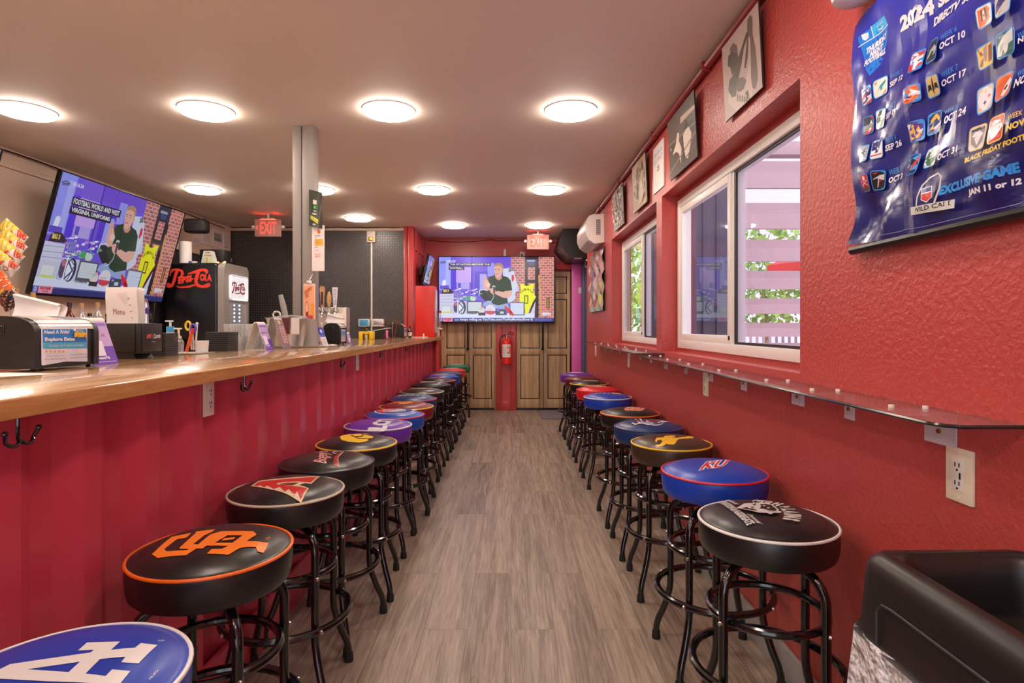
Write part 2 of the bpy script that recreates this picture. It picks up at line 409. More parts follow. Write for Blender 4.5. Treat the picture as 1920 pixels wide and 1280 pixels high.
# ================================================================ the room
def room():
    struct(MB().box(WL-.2, 1.3, YB, YF+.3, -.1, 0).build('floor', 'floor_vinyl'))
    struct(MB().box(WL-.2, 1.2, YB, YF+.3, CEIL, CEIL+.1).build('ceiling', 'ceiling_paint'))
    # right wall with its two window recesses
    b = MB(); x0, x1 = WR, 1.17
    b.box(x0, x1, YB, 2.017, 0, CEIL).box(x0, x1, 2.017, 3.863, 0, 1.09).box(x0, x1, 2.017, 3.863, 2.097, CEIL)
    b.box(x0, x1, 3.863, 4.005, 0, CEIL).box(x0, x1, 4.005, 5.785, 0, 1.09).box(x0, x1, 4.005, 5.785, 2.097, CEIL)
    b.box(x0, x1, 5.785, 7.65, 0, CEIL)
    for ya, yb in ((2.017, 3.863), (4.005, 5.785)):   # return behind the window frames
        b.box(1.09, 1.17, ya, yb, 1.09, 1.120).box(1.09, 1.17, ya, yb, 2.055, 2.097).box(1.09, 1.17, ya, ya+.05, 1.12, 2.055).box(1.09, 1.17, yb-.026, yb, 1.12, 2.055)
    struct(b.build('wall_right', 'red_plaster'))
    struct(MB().box(WR-.020, WR-.0005, YB, 7.65, 0, .115, .004).build('baseboard_right', 'grey_base'))
    struct(MB().box(WL-.12, WL, YB, 7.9, 0, CEIL).build('wall_left', 'beige_paint'))
    struct(MB().box(WL-.12, -1.9, YB-.1, YB, 0, CEIL).box(.8, 1.17, YB-.1, YB, 0, CEIL).box(-1.9, .8, YB-.1, YB, 2.3, CEIL).build('wall_front', 'beige_paint'))  # opening added behind the camera to let in fill daylight
    # far red wall
    struct(MB().box(-1.4, 1.25, YF, YF+.12, 0, CEIL).build('wall_back', 'red_paint'))
    # red corrugated return wall beside the counter end
    b = MB(); pts = [(-1.35, 7.84)]
    y = 7.99
    pts += [(-1.285, 7.84), (-1.285, 7.98)]
    for k in range(3):
        pts += [(-1.315, 8.04+k*.28), (-1.315, 8.12+k*.28), (-1.285, 8.17+k*.28), (-1.285, 8.25+k*.28)]
    pts += [(-1.285, YF), (-1.35, YF)]
    b.prism(pts, 'z', 0, 2.28); b.box(-1.35, -1.283, 7.84, YF, 2.28, CEIL)
    struct(b.build('wall_left_return', 'red_paint'))
    # container corner column
    b = MB().box(-1.41, -1.365, 7.78, 7.9, 0, CEIL, .004).box(-1.355, -1.283, 7.76, 7.9, 0, CEIL, .006).box(-1.37, -1.35, 7.82, 7.9, 0, CEIL)
    struct(b.build('trim_1', 'red_paint'))
    # black diamond-plate wall (raised lugs are real)
    b = MB().box(WL, -1.405, 7.84, 7.92, 0, CEIL)
    struct(b.build('wall_back_bar', 'charcoal'))
    bm = bmesh.new(); st = .032
    x0, z0 = WL+.02, .95
    nx = int((2.30)/st); nz = int((2.50-z0)/st)
    for i in range(nx):
        for j in range(nz):
            cx = x0+i*st+st/2; cz = z0+j*st+st/2; a = PI/4 if (i+j) % 2 else -PI/4
            ca, sa = math.cos(a), math.sin(a); L, W, H = .0140, .0050, .0055
            v = [bm.verts.new((cx+u*ca-t*sa, 7.832-h, cz+u*sa+t*ca)) for u, t, h in ((-L, 0, 0), (0, -W, 0), (L, 0, 0), (0, W, 0), (-L*.4, 0, H), (L*.4, 0, H))]
            for f in ((0, 1, 4), (1, 5, 4), (1, 2, 5), (2, 3, 5), (3, 4, 5), (3, 0, 4)): bm.faces.new([v[k] for k in f])
    pl = struct(MB().box(WL+.005, -1.408, 7.832, 7.8395, .0, 2.515).build('trim_2', 'black_plate'))
    B = MB(); B.bm.free(); B.bm = bm; B.build('tread_pattern', 'plate_lug', pl)
    struct(MB().box(WL, -1.405, 7.815, 7.839, 2.517, 2.553, .003).build('trim_3', 'beige_paint'))
    # left upper edge strip and cable
    struct(MB().box(WL+.0005, WL+.02, YB, 7.8, 2.42, 2.455, .003).build('trim_4', 'beige_paint'))
    b = MB(); pts = []
    y = 1.0
    while y < 7.8:
        pts.append((WL+.035, y, 2.525+.012*math.sin(y*3.1))); y += .2
    b.tube(pts, .006, 6)
    for y in (4.2, 5.6, 6.4, 7.1): b.ball((WL+.035, y, 2.53), .016, 8, 6)
    pts2 = [(WL+.035+i*.2, 7.80, 2.553+.004*math.sin(i*2)) for i in range(12)]
    b.tube(pts2, .006, 6)
    tag(b.build('cable', 'tube_black'), 'thin black cable clipped along the top of the beige left wall', 'cable')
    # beige service panel on the left wall near the corner
    t = thing('service_panel', 'beige wall panel high on the left wall beside the black plate wall', 'panel', (WL, 6.9, 2.13))
    MB().box(WL+.001, WL+.03, 5.7, 7.80, 2.15, 2.515, .004).build('panel', 'beige_paint', t)
    MB().box(WL+.03, WL+.045, 5.7, 7.80, 2.10, 2.15, .004).box(WL+.001, WL+.03, 5.7, 7.8, 2.10, 2.149).build('lip', 'beige_paint', t)
    MB().cyl((WL+.05, 7.45, 1.6), (WL+.05, 7.45, 2.10), .02, seg=12).build('conduit', 'beige_paint', t)
    struct(MB().box(WL+.0005, WL+.012, 6.0, 7.83, 0, 2.10).build('trim_5', 'black_plate'))
    # red half round conduit along the top of the right wall
    b = MB().tube([(WR-.022, y, 2.527) for y in (YB+.05, 2, 3, 4, 5, 6, 7.6)], .02, 10)
    for y in (1.2, 2.9, 3.95, 5.2, 6.3): b.box(WR-.048, WR, y, y+.018, 2.503, 2.551, .003)
    struct(b.build('trim_6', 'red_dark'))
    # far right corner: red jamb coloured with the pink light on it, blue grey steel side
    struct(MB().box(.905, 1.045, 8.80, YF, 0, 2.19, .004).build('trim_7', 'pink_light_and_plain'))
    struct(MB().box(.083, .904, 8.80, YF, 2.10, 2.21, .004).build('trim_10', 'red_paint'))
    struct(MB().box(1.065, 1.17, 7.65, YF, 0, CEIL).build('wall_right_return', 'blue_grey'))
    struct(MB().box(1.06, 1.075, 7.70, 7.9, 0, 2.2, .003).box(1.045, 1.066, 8.5, 8.79, 0, 2.25, .004).build('trim_8', 'blue_grey'))
    # red centre pillar between the two double doors
    b = MB(); yb = 8.82
    b.box(-.222, -.14, yb, YF, 0, 2.1, .003).box(-.005, .082, yb, YF, 0, 2.1, .003).box(-.14, -.005, yb+.03, YF, .14, 2.1).box(-.14, -.005, yb, YF, 0, .14, .003)
    struct(b.build('trim_9', 'red_paint'))

def doors():
    def leaf(t, x0, x1, y, side):
        b = MB(); zt, zb = 2.07, .035; s = .055
        rails = [(zb, .165), (.83, .92), (1.66, 1.74), (2.0, zt)]
        b.box(x0, x0+s, y, y+.035, zb, zt, .003).box(x1-s, x1, y, y+.035, zb, zt, .003)
        for a, c in rails: b.box(x0+s, x1-s, y, y+.035, a, c, .003)
        o = b.build('door_leaf', 'door_wood', t)
        for (a, c) in ((.165, .83), (.92, 1.66), (1.74, 2.0)):
            MB().box(x0+s, x1-s, y+.026, y+.034, a, c).build('panel_groove', 'door_groove', o)
            MB().box(x0+s+.012, x1-s-.012, y+.014, y+.0255, a+.012, c-.012, .006, 1).build('door_panel', 'door_wood', o)
        return o
    for n, (xa, xb, h0) in enumerate(((-1.02, -.232, 0), (.085, .895, 1))):
        xm = (xa+xb)/2
        t = bpy.data.objects.new('door_%d' % (n+1), None); COL.objects.link(t); t.location = (xm, 8.86, 0); OFF[t.name] = Vector(t.location); struct(t)
        leaf(t, xa, xm-.003, 8.855, 0); leaf(t, xm+.003, xb, 8.855, 1)
        hb = MB().box(xm-.028, xm-.006, 8.835, 8.856, .93, 1.95, .004).cyl((xm-.017, 8.83, .93), (xm-.017, 8.83, .9), .02, seg=10)
        hb.build('door_handle', 'tv_black', t)
        MB().box(xa-.02, xa, 8.84, YF, 0, 2.1, .002).box(xb-.012, xb+.01, 8.85, YF, 0, 2.1, .002).build('door_frame', 'door_wood' if n == 0 else 'tv_black', t)
        MB().box(xa, xb, 8.88, 8.893, .0, 2.08).build('door_gap', 'tv_black', t)

def pane(x, y0, y1, z0, z1):
    return MB().grid(lambda u, v: (x, y0+(y1-y0)*u, z0+(z1-z0)*v), 2, 2)
def windows():
    for n, (ya, yb) in enumerate(((2.06, 3.843), (4.048, 5.765))):
        za, zb = 1.113, 2.061; X = 1.08
        t = bpy.data.objects.new('window_%d' % (n+1), None); COL.objects.link(t); t.location = (X, (ya+yb)/2, za); OFF[t.name] = Vector(t.location); struct(t)
        ym = (ya+yb)/2-.02
        b = MB(); fw = .05
        if n == 0: ya = 2.0175; 
        b.box(X, X+.075, ya, ya+fw, za, zb, .004).box(X, X+.075, yb-fw, yb, za, zb, .004).box(X, X+.075, ya+fw, yb-fw, za, za+fw, .004).box(X, X+.075, ya+fw, yb-fw, zb-fw, zb, .004)
        b.box(X+.012, X+.07, ym-.03, ym-.004, za+fw, zb-fw, .003)
        b.build('window_frame', 'white_vinyl', t)
        # sliding sash (far half)
        y0, y1 = ym-.005, yb-fw; z0, z1 = za+fw, zb-fw; s = .042
        b = MB().box(X+.004, X+.034, y0, y0+s, z0, z1, .003).box(X+.004, X+.034, y1-s, y1, z0, z1, .003).box(X+.004, X+.034, y0+s, y1-s, z0, z0+s, .003).box(X+.004, X+.034, y0+s, y1-s, z1-s, z1, .003)
        sa = b.build('sash', 'white_vinyl', t)
        pane(X+.018, y0+s, y1-s, z0+s, z1-s).build('glass', 'window_glass', sa)
        MB().box(X+.0, X+.006, y0+.008, y0+.02, z0+.02, z0+.04).build('latch', 'tv_black', sa)
        # near half: fixed pane with screen
        y0, y1 = ya+fw, ym-.03
        pane(X+.052, y0, y1, z0, z1).build('glass', 'window_glass', t)
        pane(X+.02, y0, y1, z0+.0, z1).build('bug_screen', 'bug_screen', t)
        b = MB().box(X+.014, X+.026, y1-.02, y1, z0, z1, .002).box(X+.014, X+.026, y0, y1-.02, z0, z0+.012).box(X+.014, X+.026, y0, y1-.02, z1-.012, z1)
        b.build('screen_frame', 'charcoal', t)
        # sill strip and caulk
    return

def outside():
    struct(MB().box(1.2, 14, -3, 20, -.3, -.02).build('ground', 'ext_grey'))
    # louvred screen wall standing across the patio
    t = thing('slatted_screen', 'pink-white slatted timber screen outside the nearer window', 'screen', (3.4, 5.2, 0))
    Y = 5.2
    rows = [(300, 353), (379, 429), (448, 490), (507, 542), (559, 588), (605, 631), (643, 664)]
    for k, (a, c) in enumerate(rows):
        z1 = EYE+(CY-a)*Y/F; z0 = EYE+(CY-c)*Y/F; zm = z0+(z1-z0)*.55
        MB().prism([(Y-.01, z0), (Y+.0, zm), (Y+.035, zm+.01), (Y+.03, z1), (Y+.06, z1), (Y+.07, zm), (Y+.03, z0)], 'x', 2.0, 5.6).build('slat', 'slat_paint', t)
    for x in (1.98, 3.6, 5.5): MB().box(x, x+.09, Y+.07, Y+.16, -.02, 2.9, .005).build('post', 'slat_paint', t)
    MB().box(1.9, 5.7, Y+.07, Y+.2, 2.78, 2.9, .005).build('top_rail', 'slat_paint', t)
    t = thing('dark_backdrop', 'added dark violet-grey backdrop panel outside between the two windows', 'backdrop', (1.6, 5.3, -.02))  # dark panel added outside so the window panes show their reflections
    b = MB().box(1.21, 1.93, 5.24, 5.4, -.02, 2.75, .005)
    for k in range(6): b.box(1.215+k*.12, 1.235+k*.12, 5.225, 5.245, -.02, 2.7)
    b.build('panel', 'backdrop_paint', t)
    # patio umbrella behind
    t = thing('patio_umbrella', 'red patio umbrella beyond the slatted screen outside', 'umbrella', (5.4, 9.0, -.02))
    MB().lathe([(0, 2.75), (.3, 2.66), (1.5, 2.2), (1.5, 2.08), (1.45, 2.18), (.3, 2.62), (0, 2.7)], (5.4, 9.0, -.02), 8).build('canopy', 'ext_red', t)
    MB().cyl((5.4, 9, -.02), (5.4, 9, 2.7), .025).build('pole', 'steel', t)
    MB().cyl((5.4, 9, -.02), (5.4, 9, .06), .28, seg=20).build('base', 'charcoal', t)
    # fence of upright bars
    t = thing('picket_fence', 'grey upright bar fence at the far side of the patio', 'fence', (6.0, 11, -.02))
    b = MB()
    for i in range(60): b.box(2.4+i*.12, 2.44+i*.12, 11, 11.03, -.02, 1.25)
    b.box(2.3, 9.6, 11.03, 11.06, .2, .26).box(2.3, 9.6, 11.03, 11.06, 1.1, 1.16).build('bars', 'ext_grey', t)
    # trees
    spots = [(3.4, 15.2, 1.6, 'bushy green tree seen through the farther window'), (7.3, 17.0, 1.7, 'broad green tree beyond the slatted screen'), (11.4, 15.4, 1.8, 'tall green tree at the right side of the patio')]
    for x, y, r, lab in spots:
        t = thing('tree', lab, 'tree', (x, y, -.02))
        MB().tube([(x, y, -.02), (x+.05, y, 1.0), (x-.03, y+.05, 2.2)], [.13, .1, .06], 8).build('trunk', 'door_wood', t)
        bm = bmesh.new(); rnd = random.Random(int(x*10))
        for k in range(1500):
            d = Vector((rnd.gauss(0, 1), rnd.gauss(0, 1), rnd.gauss(0, 1))).normalized()*r*rnd.uniform(.55, 1.05)
            c = Vector((x, y, 1.9+r*.45))+Vector((d.x, d.y, d.z*.95)); n = Vector((rnd.gauss(0, 1), rnd.gauss(0, 1), rnd.gauss(0, 1))).normalized()
            a = n.orthogonal().normalized()*rnd.uniform(.08, .16); e = n.cross(a)*.6
            if c.z < .3: continue
            bm.faces.new([bm.verts.new(c+a), bm.verts.new(c+e), bm.verts.new(c-a), bm.verts.new(c-e)])
        B = MB(); B.bm.free(); B.bm = bm; B.build('crown', 'leaf', t)

# ================================================================ ceiling lights
def lights():
    proto = None
    X4 = [-2.943, -1.847, -.741, .362]
    names = ['leftmost', 'second from the left', 'second from the right', 'rightmost']
    rows = [(3.59, 'in the row nearest the viewer, in front of the grey post'), (5.66, 'in the middle row'), (7.66, 'in the farthest row'), (1.5, 'overhead row out of view'), (-.55, 'row behind the viewer')]
    for r, (y, rn) in enumerate(rows):
        for i, x in enumerate(X4):
            if r == 2 and i == 0: continue
            yy = 7.16 if (r == 2 and i == 1) else y
            lab = 'white disc ceiling light, %s in the nearest row' % names[i]
            if r == 2:
                lab = {1: 'small-looking disc light above the black plate wall', 2: 'far disc light above the end television', 3: 'far disc light just above the right exit sign'}[i]
            if r == 1: lab = {0: 'disc light between the big left television and the left exit sign', 1: 'disc light half hidden behind the grey post', 2: 'middle row disc light near the centre of the ceiling', 3: 'middle row disc light beside the right wall photos'}[i]
            if r > 2: lab = 'round disc ceiling light out of the picture'
            if proto is None:
                t = thing('ceiling_light', lab, 'light', (x, yy, CEIL), 'disc ceiling lights')
                MB().lathe([(.158, 0), (.158, -.007), (.151, -.010)], (x, yy, CEIL), 40).build('trim_ring', 'white_plastic', t)
                MB().lathe([(.151, -.010), (.149, -.022), (.138, -.028), (.10, -.030), (0, -.031)], (x, yy, CEIL), 40).build('diffuser', 'disc_glow', t)
                proto = t
            else:
                c = copy_tree(proto); c.location = (x, yy, CEIL); c['label'] = lab
# ================================================================ bar counter
def bar():
    xe, xp = -.87, -.975
    Y0, Y1 = -1.2, 7.6
    t = thing('bar_counter', 'long bar with varnished wooden top and red corrugated metal front along the left', 'bar counter', (-1.25, 3.2, 0))
    MB().box(-1.62, xe, Y0, Y1, 1.087, 1.1245, .003).build('worktop', 'bar_wood', t)
    MB().box(xe-.0005, xe+.0025, Y0+.003, Y1-.003, 1.0895, 1.122).build('front_edge', 'bar_edge', t)
    pts = []; p = .232; y = Y0; d = .030
    while y < Y1-.15:
        pts += [(xp, y), (xp, y+.058), (xp-d, y+.116), (xp-d, y+.174)]; y += p
    pts += [(xp, y), (xp, 7.45)]
    B = MB()
    top = [B.bm.verts.new((a, c, 1.087)) for a, c in pts]; bot = [B.bm.verts.new((a, c, .0)) for a, c in pts]
    for i in range(len(pts)-1): B.bm.faces.new((top[i], top[i+1], bot[i+1], bot[i]))
    B.box(-1.06, xp-d-.01, Y0, 7.5, 0, 1.086)
    B.build('corrugated_panel', 'red_metal', t, angle=20)
    MB().box(xp-.005, xp+.016, Y0, 7.45, 0, .17, .004).build('kick_rail', 'red_metal', t)
    MB().box(-1.06, -.93, 7.46, 7.58, 0, 1.086, .004).box(-.945, -.925, 7.40, 7.58, 0, 1.086, .003).build('end_post', 'red_bright', t)
    # rear back counter with bottle riser (mostly hidden)
    t = thing('back_counter', 'beige back counter with a raised bottle shelf under the big television', 'counter', (-3.4, 3.4, 0))
    MB().box(-3.71, -3.15, .4, 5.9, 0, .92, .005).build('cabinet', 'beige_paint', t)
    MB().box(-3.71, -3.10, .4, 5.9, .92, .95, .004).build('worktop', 'steel_brushed', t)
    MB().box(-3.71, -3.35, .4, 5.9, .951, 1.14, .004).build('riser', 'beige_paint', t)

def hooks():
    labs = ['black double coat hook under the bar at the left edge of the picture', 'black double coat hook just right of the bar outlet', 'small black hook under the bar joint behind the iowa-yellow stool row', 'fourth black hook along the bar front', 'fifth black hook along the bar front, before the end', 'last black hook at the far end of the bar']
    labs[2] = 'black double hook below the seam in the bar top'
    ys = [(41, 1.087), (461, 2.01), (642, 3.16), (714, 4.09), (762, 5.1), (797, 6.2)]
    proto = None
    for (px, y), lab in zip(ys, labs):
        x = -.905
        if proto is None:
            t = thing('coat_hook', lab, 'hook', (x, y, 1.087), 'hooks under the bar')
            MB().box(x-.02, x+.012, y-.012, y+.012, 1.083, 1.0868, .001).tube([(x, y, 1.086), (x, y, 1.06), (x, y, 1.045)], .0035, 8).build('stem', 'tube_black', t)
            for s in (-1, 1):
                q = [(x, y, 1.047)]+[(x+.012*math.sin(a)*.6, y+s*(.016-.016*math.cos(a)), 1.047-.014*math.sin(a)) for a in [k*PI/8 for k in range(1, 8)]]+[(x+.008, y+s*.038, 1.058)]
                MB().tube(q, .0036, 8).ball((x+.008, y+s*.038, 1.059), .0055, 8, 6).build('prong', 'tube_black', t)
            proto = t
        else:
            c = copy_tree(proto); c.location = (x, y, 1.087); c['label'] = lab

def outlet(name, lab, c, wdt, hgt, side, usb=False):
    # plate on a wall: side=+1 faces +X (bar front), -1 faces -X (right wall)
    x, y, z = c; t = thing(name, lab, 'outlet', c, 'wall outlets')
    MB().box(min(x, x+side*.008), max(x, x+side*.008), y-wdt/2, y+wdt/2, z-hgt/2, z+hgt/2, .0025).build('cover_plate', 'ivory', t)
    r = MB().box(min(x+side*.008, x+side*.0105), max(x+side*.008, x+side*.0105), y-wdt*.23, y+wdt*.23, z-hgt*.29, z+hgt*.29, .001)
    ro = r.build('receptacle', 'white_plastic', t)
    b = MB(); xx = x+side*.0108
    for s in (-1, 1):
        zz = z+s*hgt*.17
        for dy in (-.006, .006): b.box(xx-.0006, xx+.0006, y+dy-.0011, y+dy+.0011, zz-.001, zz+.008)
        b.cyl((xx-.0006, y, zz-.008), (xx+.0006, y, zz-.008), .0025, seg=8)
    if usb: b.box(xx-.0006, xx+.0006, y-.010, y-.006, z-.007, z+.007)
    b.build('slot', 'tv_black', ro)
    b = MB()
    for s in (-1, 1): b.cyl((x+side*.008, y, z+s*hgt*.42), (x+side*.0095, y, z+s*hgt*.42), .003, seg=8)
    b.build('screw', 'ivory', t)

def outlets():
    outlet('wall_outlet', 'large white outlet with USB slot on the red wall at right', (WR, 1.293, .925), .077, .118, -1, True)
    outlet('wall_outlet', 'white outlet on the red wall under the shelf, above the fourth right stool', (WR, 2.98, .96), .07, .118, -1)
    outlet('wall_outlet', 'small-looking outlet low under the shelf joint on the right wall', (WR, 4.93, .97), .07, .118, -1)
    outlet('wall_outlet', 'farthest outlet on the right wall below the far shelf', (WR, 6.85, .97), .07, .118, -1)
    outlet('wall_outlet', 'white outlet on the red bar front right under the bar top', (-.9745, 1.90, 1.021), .062, .115, 1)
    outlet('wall_outlet', 'narrow-looking white outlet farther along the bar front', (-.9745, 3.74, 1.03), .062, .115, 1)

# ================================================================ shelf on the right wall
def shelves():
    def shelf(y0, y1, z, xf, label, near_round):
        t = thing('wall_shelf', label, 'shelf', (WR, (y0+y1)/2, z), 'drink ledges on the right wall')
        r = .05
        pts = [(WR, y0), (xf+r*.8, y0)]
        pts += [(xf+r-r*math.sin(a), y0+r-r*math.cos(a)) for a in [k*PI/8 for k in range(1, 5)]]
        pts += [(xf, y1-.09), (xf+.05, y1), (WR, y1)]
        MB().prism(pts, 'z', z-.006, z).build('shelf_board', 'acrylic', t)
        b = MB()
        q = [(a, c, z-.003) for a, c in pts[:]]
        b.tube(q, .0042, 6).build('edge_trim', 'clear_shelf_edge', t)
        return t
    s1 = shelf(1.125, 3.87, 1.062, .825, 'long clear drink ledge below the nearer window on the red wall', 1)
    s2 = shelf(3.80, 6.55, 1.078, .80, 'far clear drink ledge below the farther window', 1)
    # the far one starts slightly higher and overlaps: leave a gap
    br = [(1.357, .10, .075), (1.72, .05, .075), (2.03, .085, .075), (2.50, .06, .075), (2.93, .095, .075), (3.33, .05, .07), (3.82, .08, .075)]
    br2 = [(4.12, .06, .075), (4.5, .05, .07), (4.92, .09, .07), (5.35, .05, .07), (5.8, .06, .07), (6.2, .05, .07)]
    proto = None
    for k, (y, wd, h) in enumerate(br+br2):
        s, z = (s1, 1.0555) if k < len(br) else (s2, 1.0715)
        if k == len(br)-1: y = 3.76
        if k == len(br): y = 4.16
        o = OFF[s.name]
        b = MB().box(WR-.0025, WR-.0002, y-wd/2, y+wd/2, z-h, z).box(WR-.12, WR-.002, y-wd/2, y+wd/2, z-.0025, z)
        bo = b.build('bracket', 'lilac_plate', s)
        MB().cyl((WR-.003, y, z-h*.6), (WR-.007, y, z-h*.6), .006, seg=8).build('screw', 'brass', bo)
        for dx, dy in ((-.035, 0), (-.10, .02)):
            MB().cyl((WR+dx, y+dy, z+.0065), (WR+dx, y+dy, z+.013), .0065, seg=10).build('bolt', 'white_plastic', bo)

# ================================================================ stools
DR = .19
def dome(r):
    t = min(1, r/.178)
    return .690+.026*(1-t**5)
def stool_proto():
    t = thing('bar_stool', 'x', 'stool', (0, 0, 0), 'round bar stools')
    prof = [(0, .604), (.165, .604), (.178, .607), (.184, .614), (.188, .635), (.1895, .66), (.1885, .68), (.186, .690), (.178, .6905)]
    prof += [(.178*k/10, dome(.178*k/10)) for k in (9.7, 9.3, 8.8, 8.2, 7.4, 6.5, 5.4, 4, 2.5, 1, 0)]
    s = MB().lathe(prof, seg=56).build('seat', 'vinyl_black', t)
    pts = [(.1875*math.cos(a), .1875*math.sin(a), .6885) for a in [2*PI*k/56 for k in range(56)]]
    MB().tube(pts, .0042, 8, closed=True).build('piping', 'vinyl_black', s)
    MB().cyl((0, 0, .59), (0, 0, .604), .11, seg=24).cyl((0, 0, .565), (0, 0, .59), .05, seg=20).build('swivel_plate', 'tube_black', t)
    # leg in the +X direction
    R = .181
    pts = [(.02, 0, .588), (.06, 0, .588)]
    pts += [(R-.08+.08*math.sin(a), 0, .508+.08*math.cos(a)) for a in [k*PI/16 for k in range(0, 9)]]
    pts += [(R, 0, .40), (R, 0, .25), (R+.002, 0, .225), (R+.012, 0, .185), (R+.032, 0, .13), (R+.053, 0, .085), (R+.062, 0, .055), (R+.064, 0, .03)]
    lm = MB().tube(pts, .0128, 12).build('leg', 'tube_black', t)
    fm = MB().lathe([(0, 0), (.0165, 0), (.017, .006), (.0155, .03), (.0135, .036), (0, .036)], (R+.064, 0, 0), 14).build('rubber_foot', 'rubber', lm)
    def ring(rad, z, rr):
        return MB().tube([(rad*math.cos(a), rad*math.sin(a), z) for a in [2*PI*k/44 for k in range(44)]], rr, 10, closed=True).build('footrest_ring', 'tube_black', t)
    r1 = ring(.158, .437, .0115); r2 = ring(.2055, .275, .0125)
    bo = MB().cyl((R+.011, 0, .437), (R+.0175, 0, .437), .0075, .005, seg=10)
    bm_ = bo.build('bolt', 'chrome', r1)
    bo2 = MB().cyl((.2165, 0, .275), (.2230, 0, .275), .0075, .005, seg=10).build('bolt', 'chrome', r2)
    bo2b = MB()
    legs = [lm]
    for k in range(1, 4):
        l = lm.copy(); COL.objects.link(l); l.rotation_euler = (0, 0, k*PI/2)
        f = fm.copy(); COL.objects.link(f); f.parent = l
        for bb in (bm_, bo2):
            c = bb.copy(); COL.objects.link(c); c.rotation_euler = (0, 0, k*PI/2)
    return t

STOOLS = []
_BK = {}
def baked(me, a):
    k = (me.name, round(a, 3))
    if k not in _BK:
        m2 = me.copy(); m2.transform(Matrix.Rotation(a, 4, 'Z')); _BK[k] = m2
    return _BK[k]
def vinyl(c, name):
    return mat('vinyl_'+name, c, .34, spec=.65, var=.05, bmp=.30, bscale=11, bdist=.008)
vinyl((24, 22, 22), 'black')
def stools():
    P = stool_proto()
    first = [True]
    W, Bk = (228, 225, 222), (26, 24, 24)
    def put(px, py, y, X, label, colour, cname, pipe, pname, draw, ang):
        X = max(-.768, min(.772, X))
        if y > 1.8 and X > 0: ang = (ang-.6)*.3+.79
        o = copy_tree(P); n_leg = 0
        for ch in o.children:
            if ch.name.startswith('leg'):
                a = n_leg*PI/2+ang; n_leg += 1
                ch.rotation_euler = (0, 0, 0); ch.data = baked(ch.data, a)
                for g in ch.children: g.data = baked(g.data, a)
            elif ch.name.startswith('footrest'):
                for j, g in enumerate(ch.children):
                    g.rotation_euler = (0, 0, 0); g.data = baked(g.data, j*PI/2+ang)
        o.location = (X, y, 0); o['label'] = label; OFF[o.name] = Vector((X, y, 0))
        vm = vinyl(colour, cname); pm = vinyl(pipe, pname)
        for ch in o.children:
            if ch.name.startswith('seat'):
                seat = ch
                ch.material_slots[0].link = 'OBJECT'; ch.material_slots[0].material = vm
                for g in ch.children: g.material_slots[0].link = 'OBJECT'; g.material_slots[0].material = pm
        lift = .022 if draw is logo_ku else 0
        if lift:
            for ch in o.children:
                if ch.name.startswith(('seat', 'swivel')): ch.location.z += lift
        if draw: STOOLS.append((seat, X, y, draw))
    put(0, 0, .93, -.715, 'blue stool with white interlocked letters LA, nearest at lower left', (20, 62, 175), 'royal', W, 'white', logo_la, .5)
    put(0, 0, 1.49, -.75, 'black stool with orange SF letters and orange piping', Bk, 'black', (242, 110, 20), 'orange', logo_sf, .75)
    put(0, 0, 2.03, -.781, 'black stool with red jagged A emblem and cream piping', Bk, 'black', (205, 190, 165), 'cream', logo_az, .85)
    put(0, 0, 2.45, -.76, 'all black stool with red script lettering', Bk, 'black', Bk, 'black', logo_script, .6)
    put(0, 0, 2.85, -.742, 'black stool with yellow bird head emblem and yellow piping on the left', Bk, 'black', (245, 195, 20), 'yellow', logo_iowa, .9)
    put(0, 0, 3.37, -.756, 'purple stool with white TCU letters in the left row', (105, 45, 160), 'purple', W, 'white', logo_tcu, .8)
    put(0, 0, 3.765, -.741, 'blue stool with red piping and round white-ringed emblem, behind the purple one', (20, 72, 170), 'blue', (215, 30, 50), 'red', logo_ring, .7)
    put(0, 0, 4.16, -.735, 'maroon stool with gold emblem and yellow piping', (120, 22, 38), 'maroon', (240, 190, 40), 'yellow', logo_gold, .8)
    put(0, 0, 4.605, -.772, 'navy stool with teal lettering and red piping', (26, 52, 104), 'navy', (215, 30, 50), 'red', logo_teal, .75)
    put(0, 0, 5.115, -.795, 'dark stool with cream piping and gold crest on the left', (34, 32, 28), 'olive', (205, 190, 165), 'cream', logo_crest, .8)
    STOOL_L = 'left'
    put(0, 0, 5.70, -.80, 'plain black stool with silver streak between cream-piped and orange-piped stools', (30, 28, 34), 'black', (34, 32, 40), 'black', logo_streak, .8)
    put(0, 0, 6.18, -.784, 'black stool with orange emblem and orange piping far down the left row', Bk, 'black', (242, 110, 20), 'orange', logo_orange, .8)
    put(0, 0, 6.63, -.774, 'blue stool with white circle and red emblem far down the left row', (36, 66, 165), 'royal', (36, 66, 165), 'royal', logo_ring, .8)
    put(0, 0, 7.05, -.77, 'slate grey-blue stool third from the far end of the left row', (66, 74, 100), 'slate', (66, 74, 100), 'slate', None, .8)
    put(0, 0, 7.56, -.774, 'bright red stool next to the last green one on the left', (222, 52, 46), 'scarlet', (222, 52, 46), 'scarlet', logo_white, .8)
    put(0, 0, 8.30, -.758, 'green stool at the very far end in front of the wooden door', (36, 120, 78), 'green', (36, 120, 78), 'green', logo_white, .85)
    # right row
    put(0, 0, 1.715, .740, 'black stool with white HIGH PLAINS bull print, nearest on the right', Bk, 'black', (232, 224, 218), 'white', logo_plains, .52)
    put(0, 0, 2.204, .755, 'bright blue stool with red piping and KU letters', (22, 60, 170), 'royal', (225, 30, 50), 'red', logo_ku, .55)
    put(0, 0, 2.854, .792, 'brown stool with yellow bucking horse emblem and yellow piping', (62, 44, 30), 'brown', (245, 195, 20), 'yellow', logo_horse, .4)
    put(0, 0, 3.33, .78, 'navy blue stool with maroon and white A emblem', (28, 52, 96), 'navy', (28, 52, 96), 'navy', logo_avs, .5)
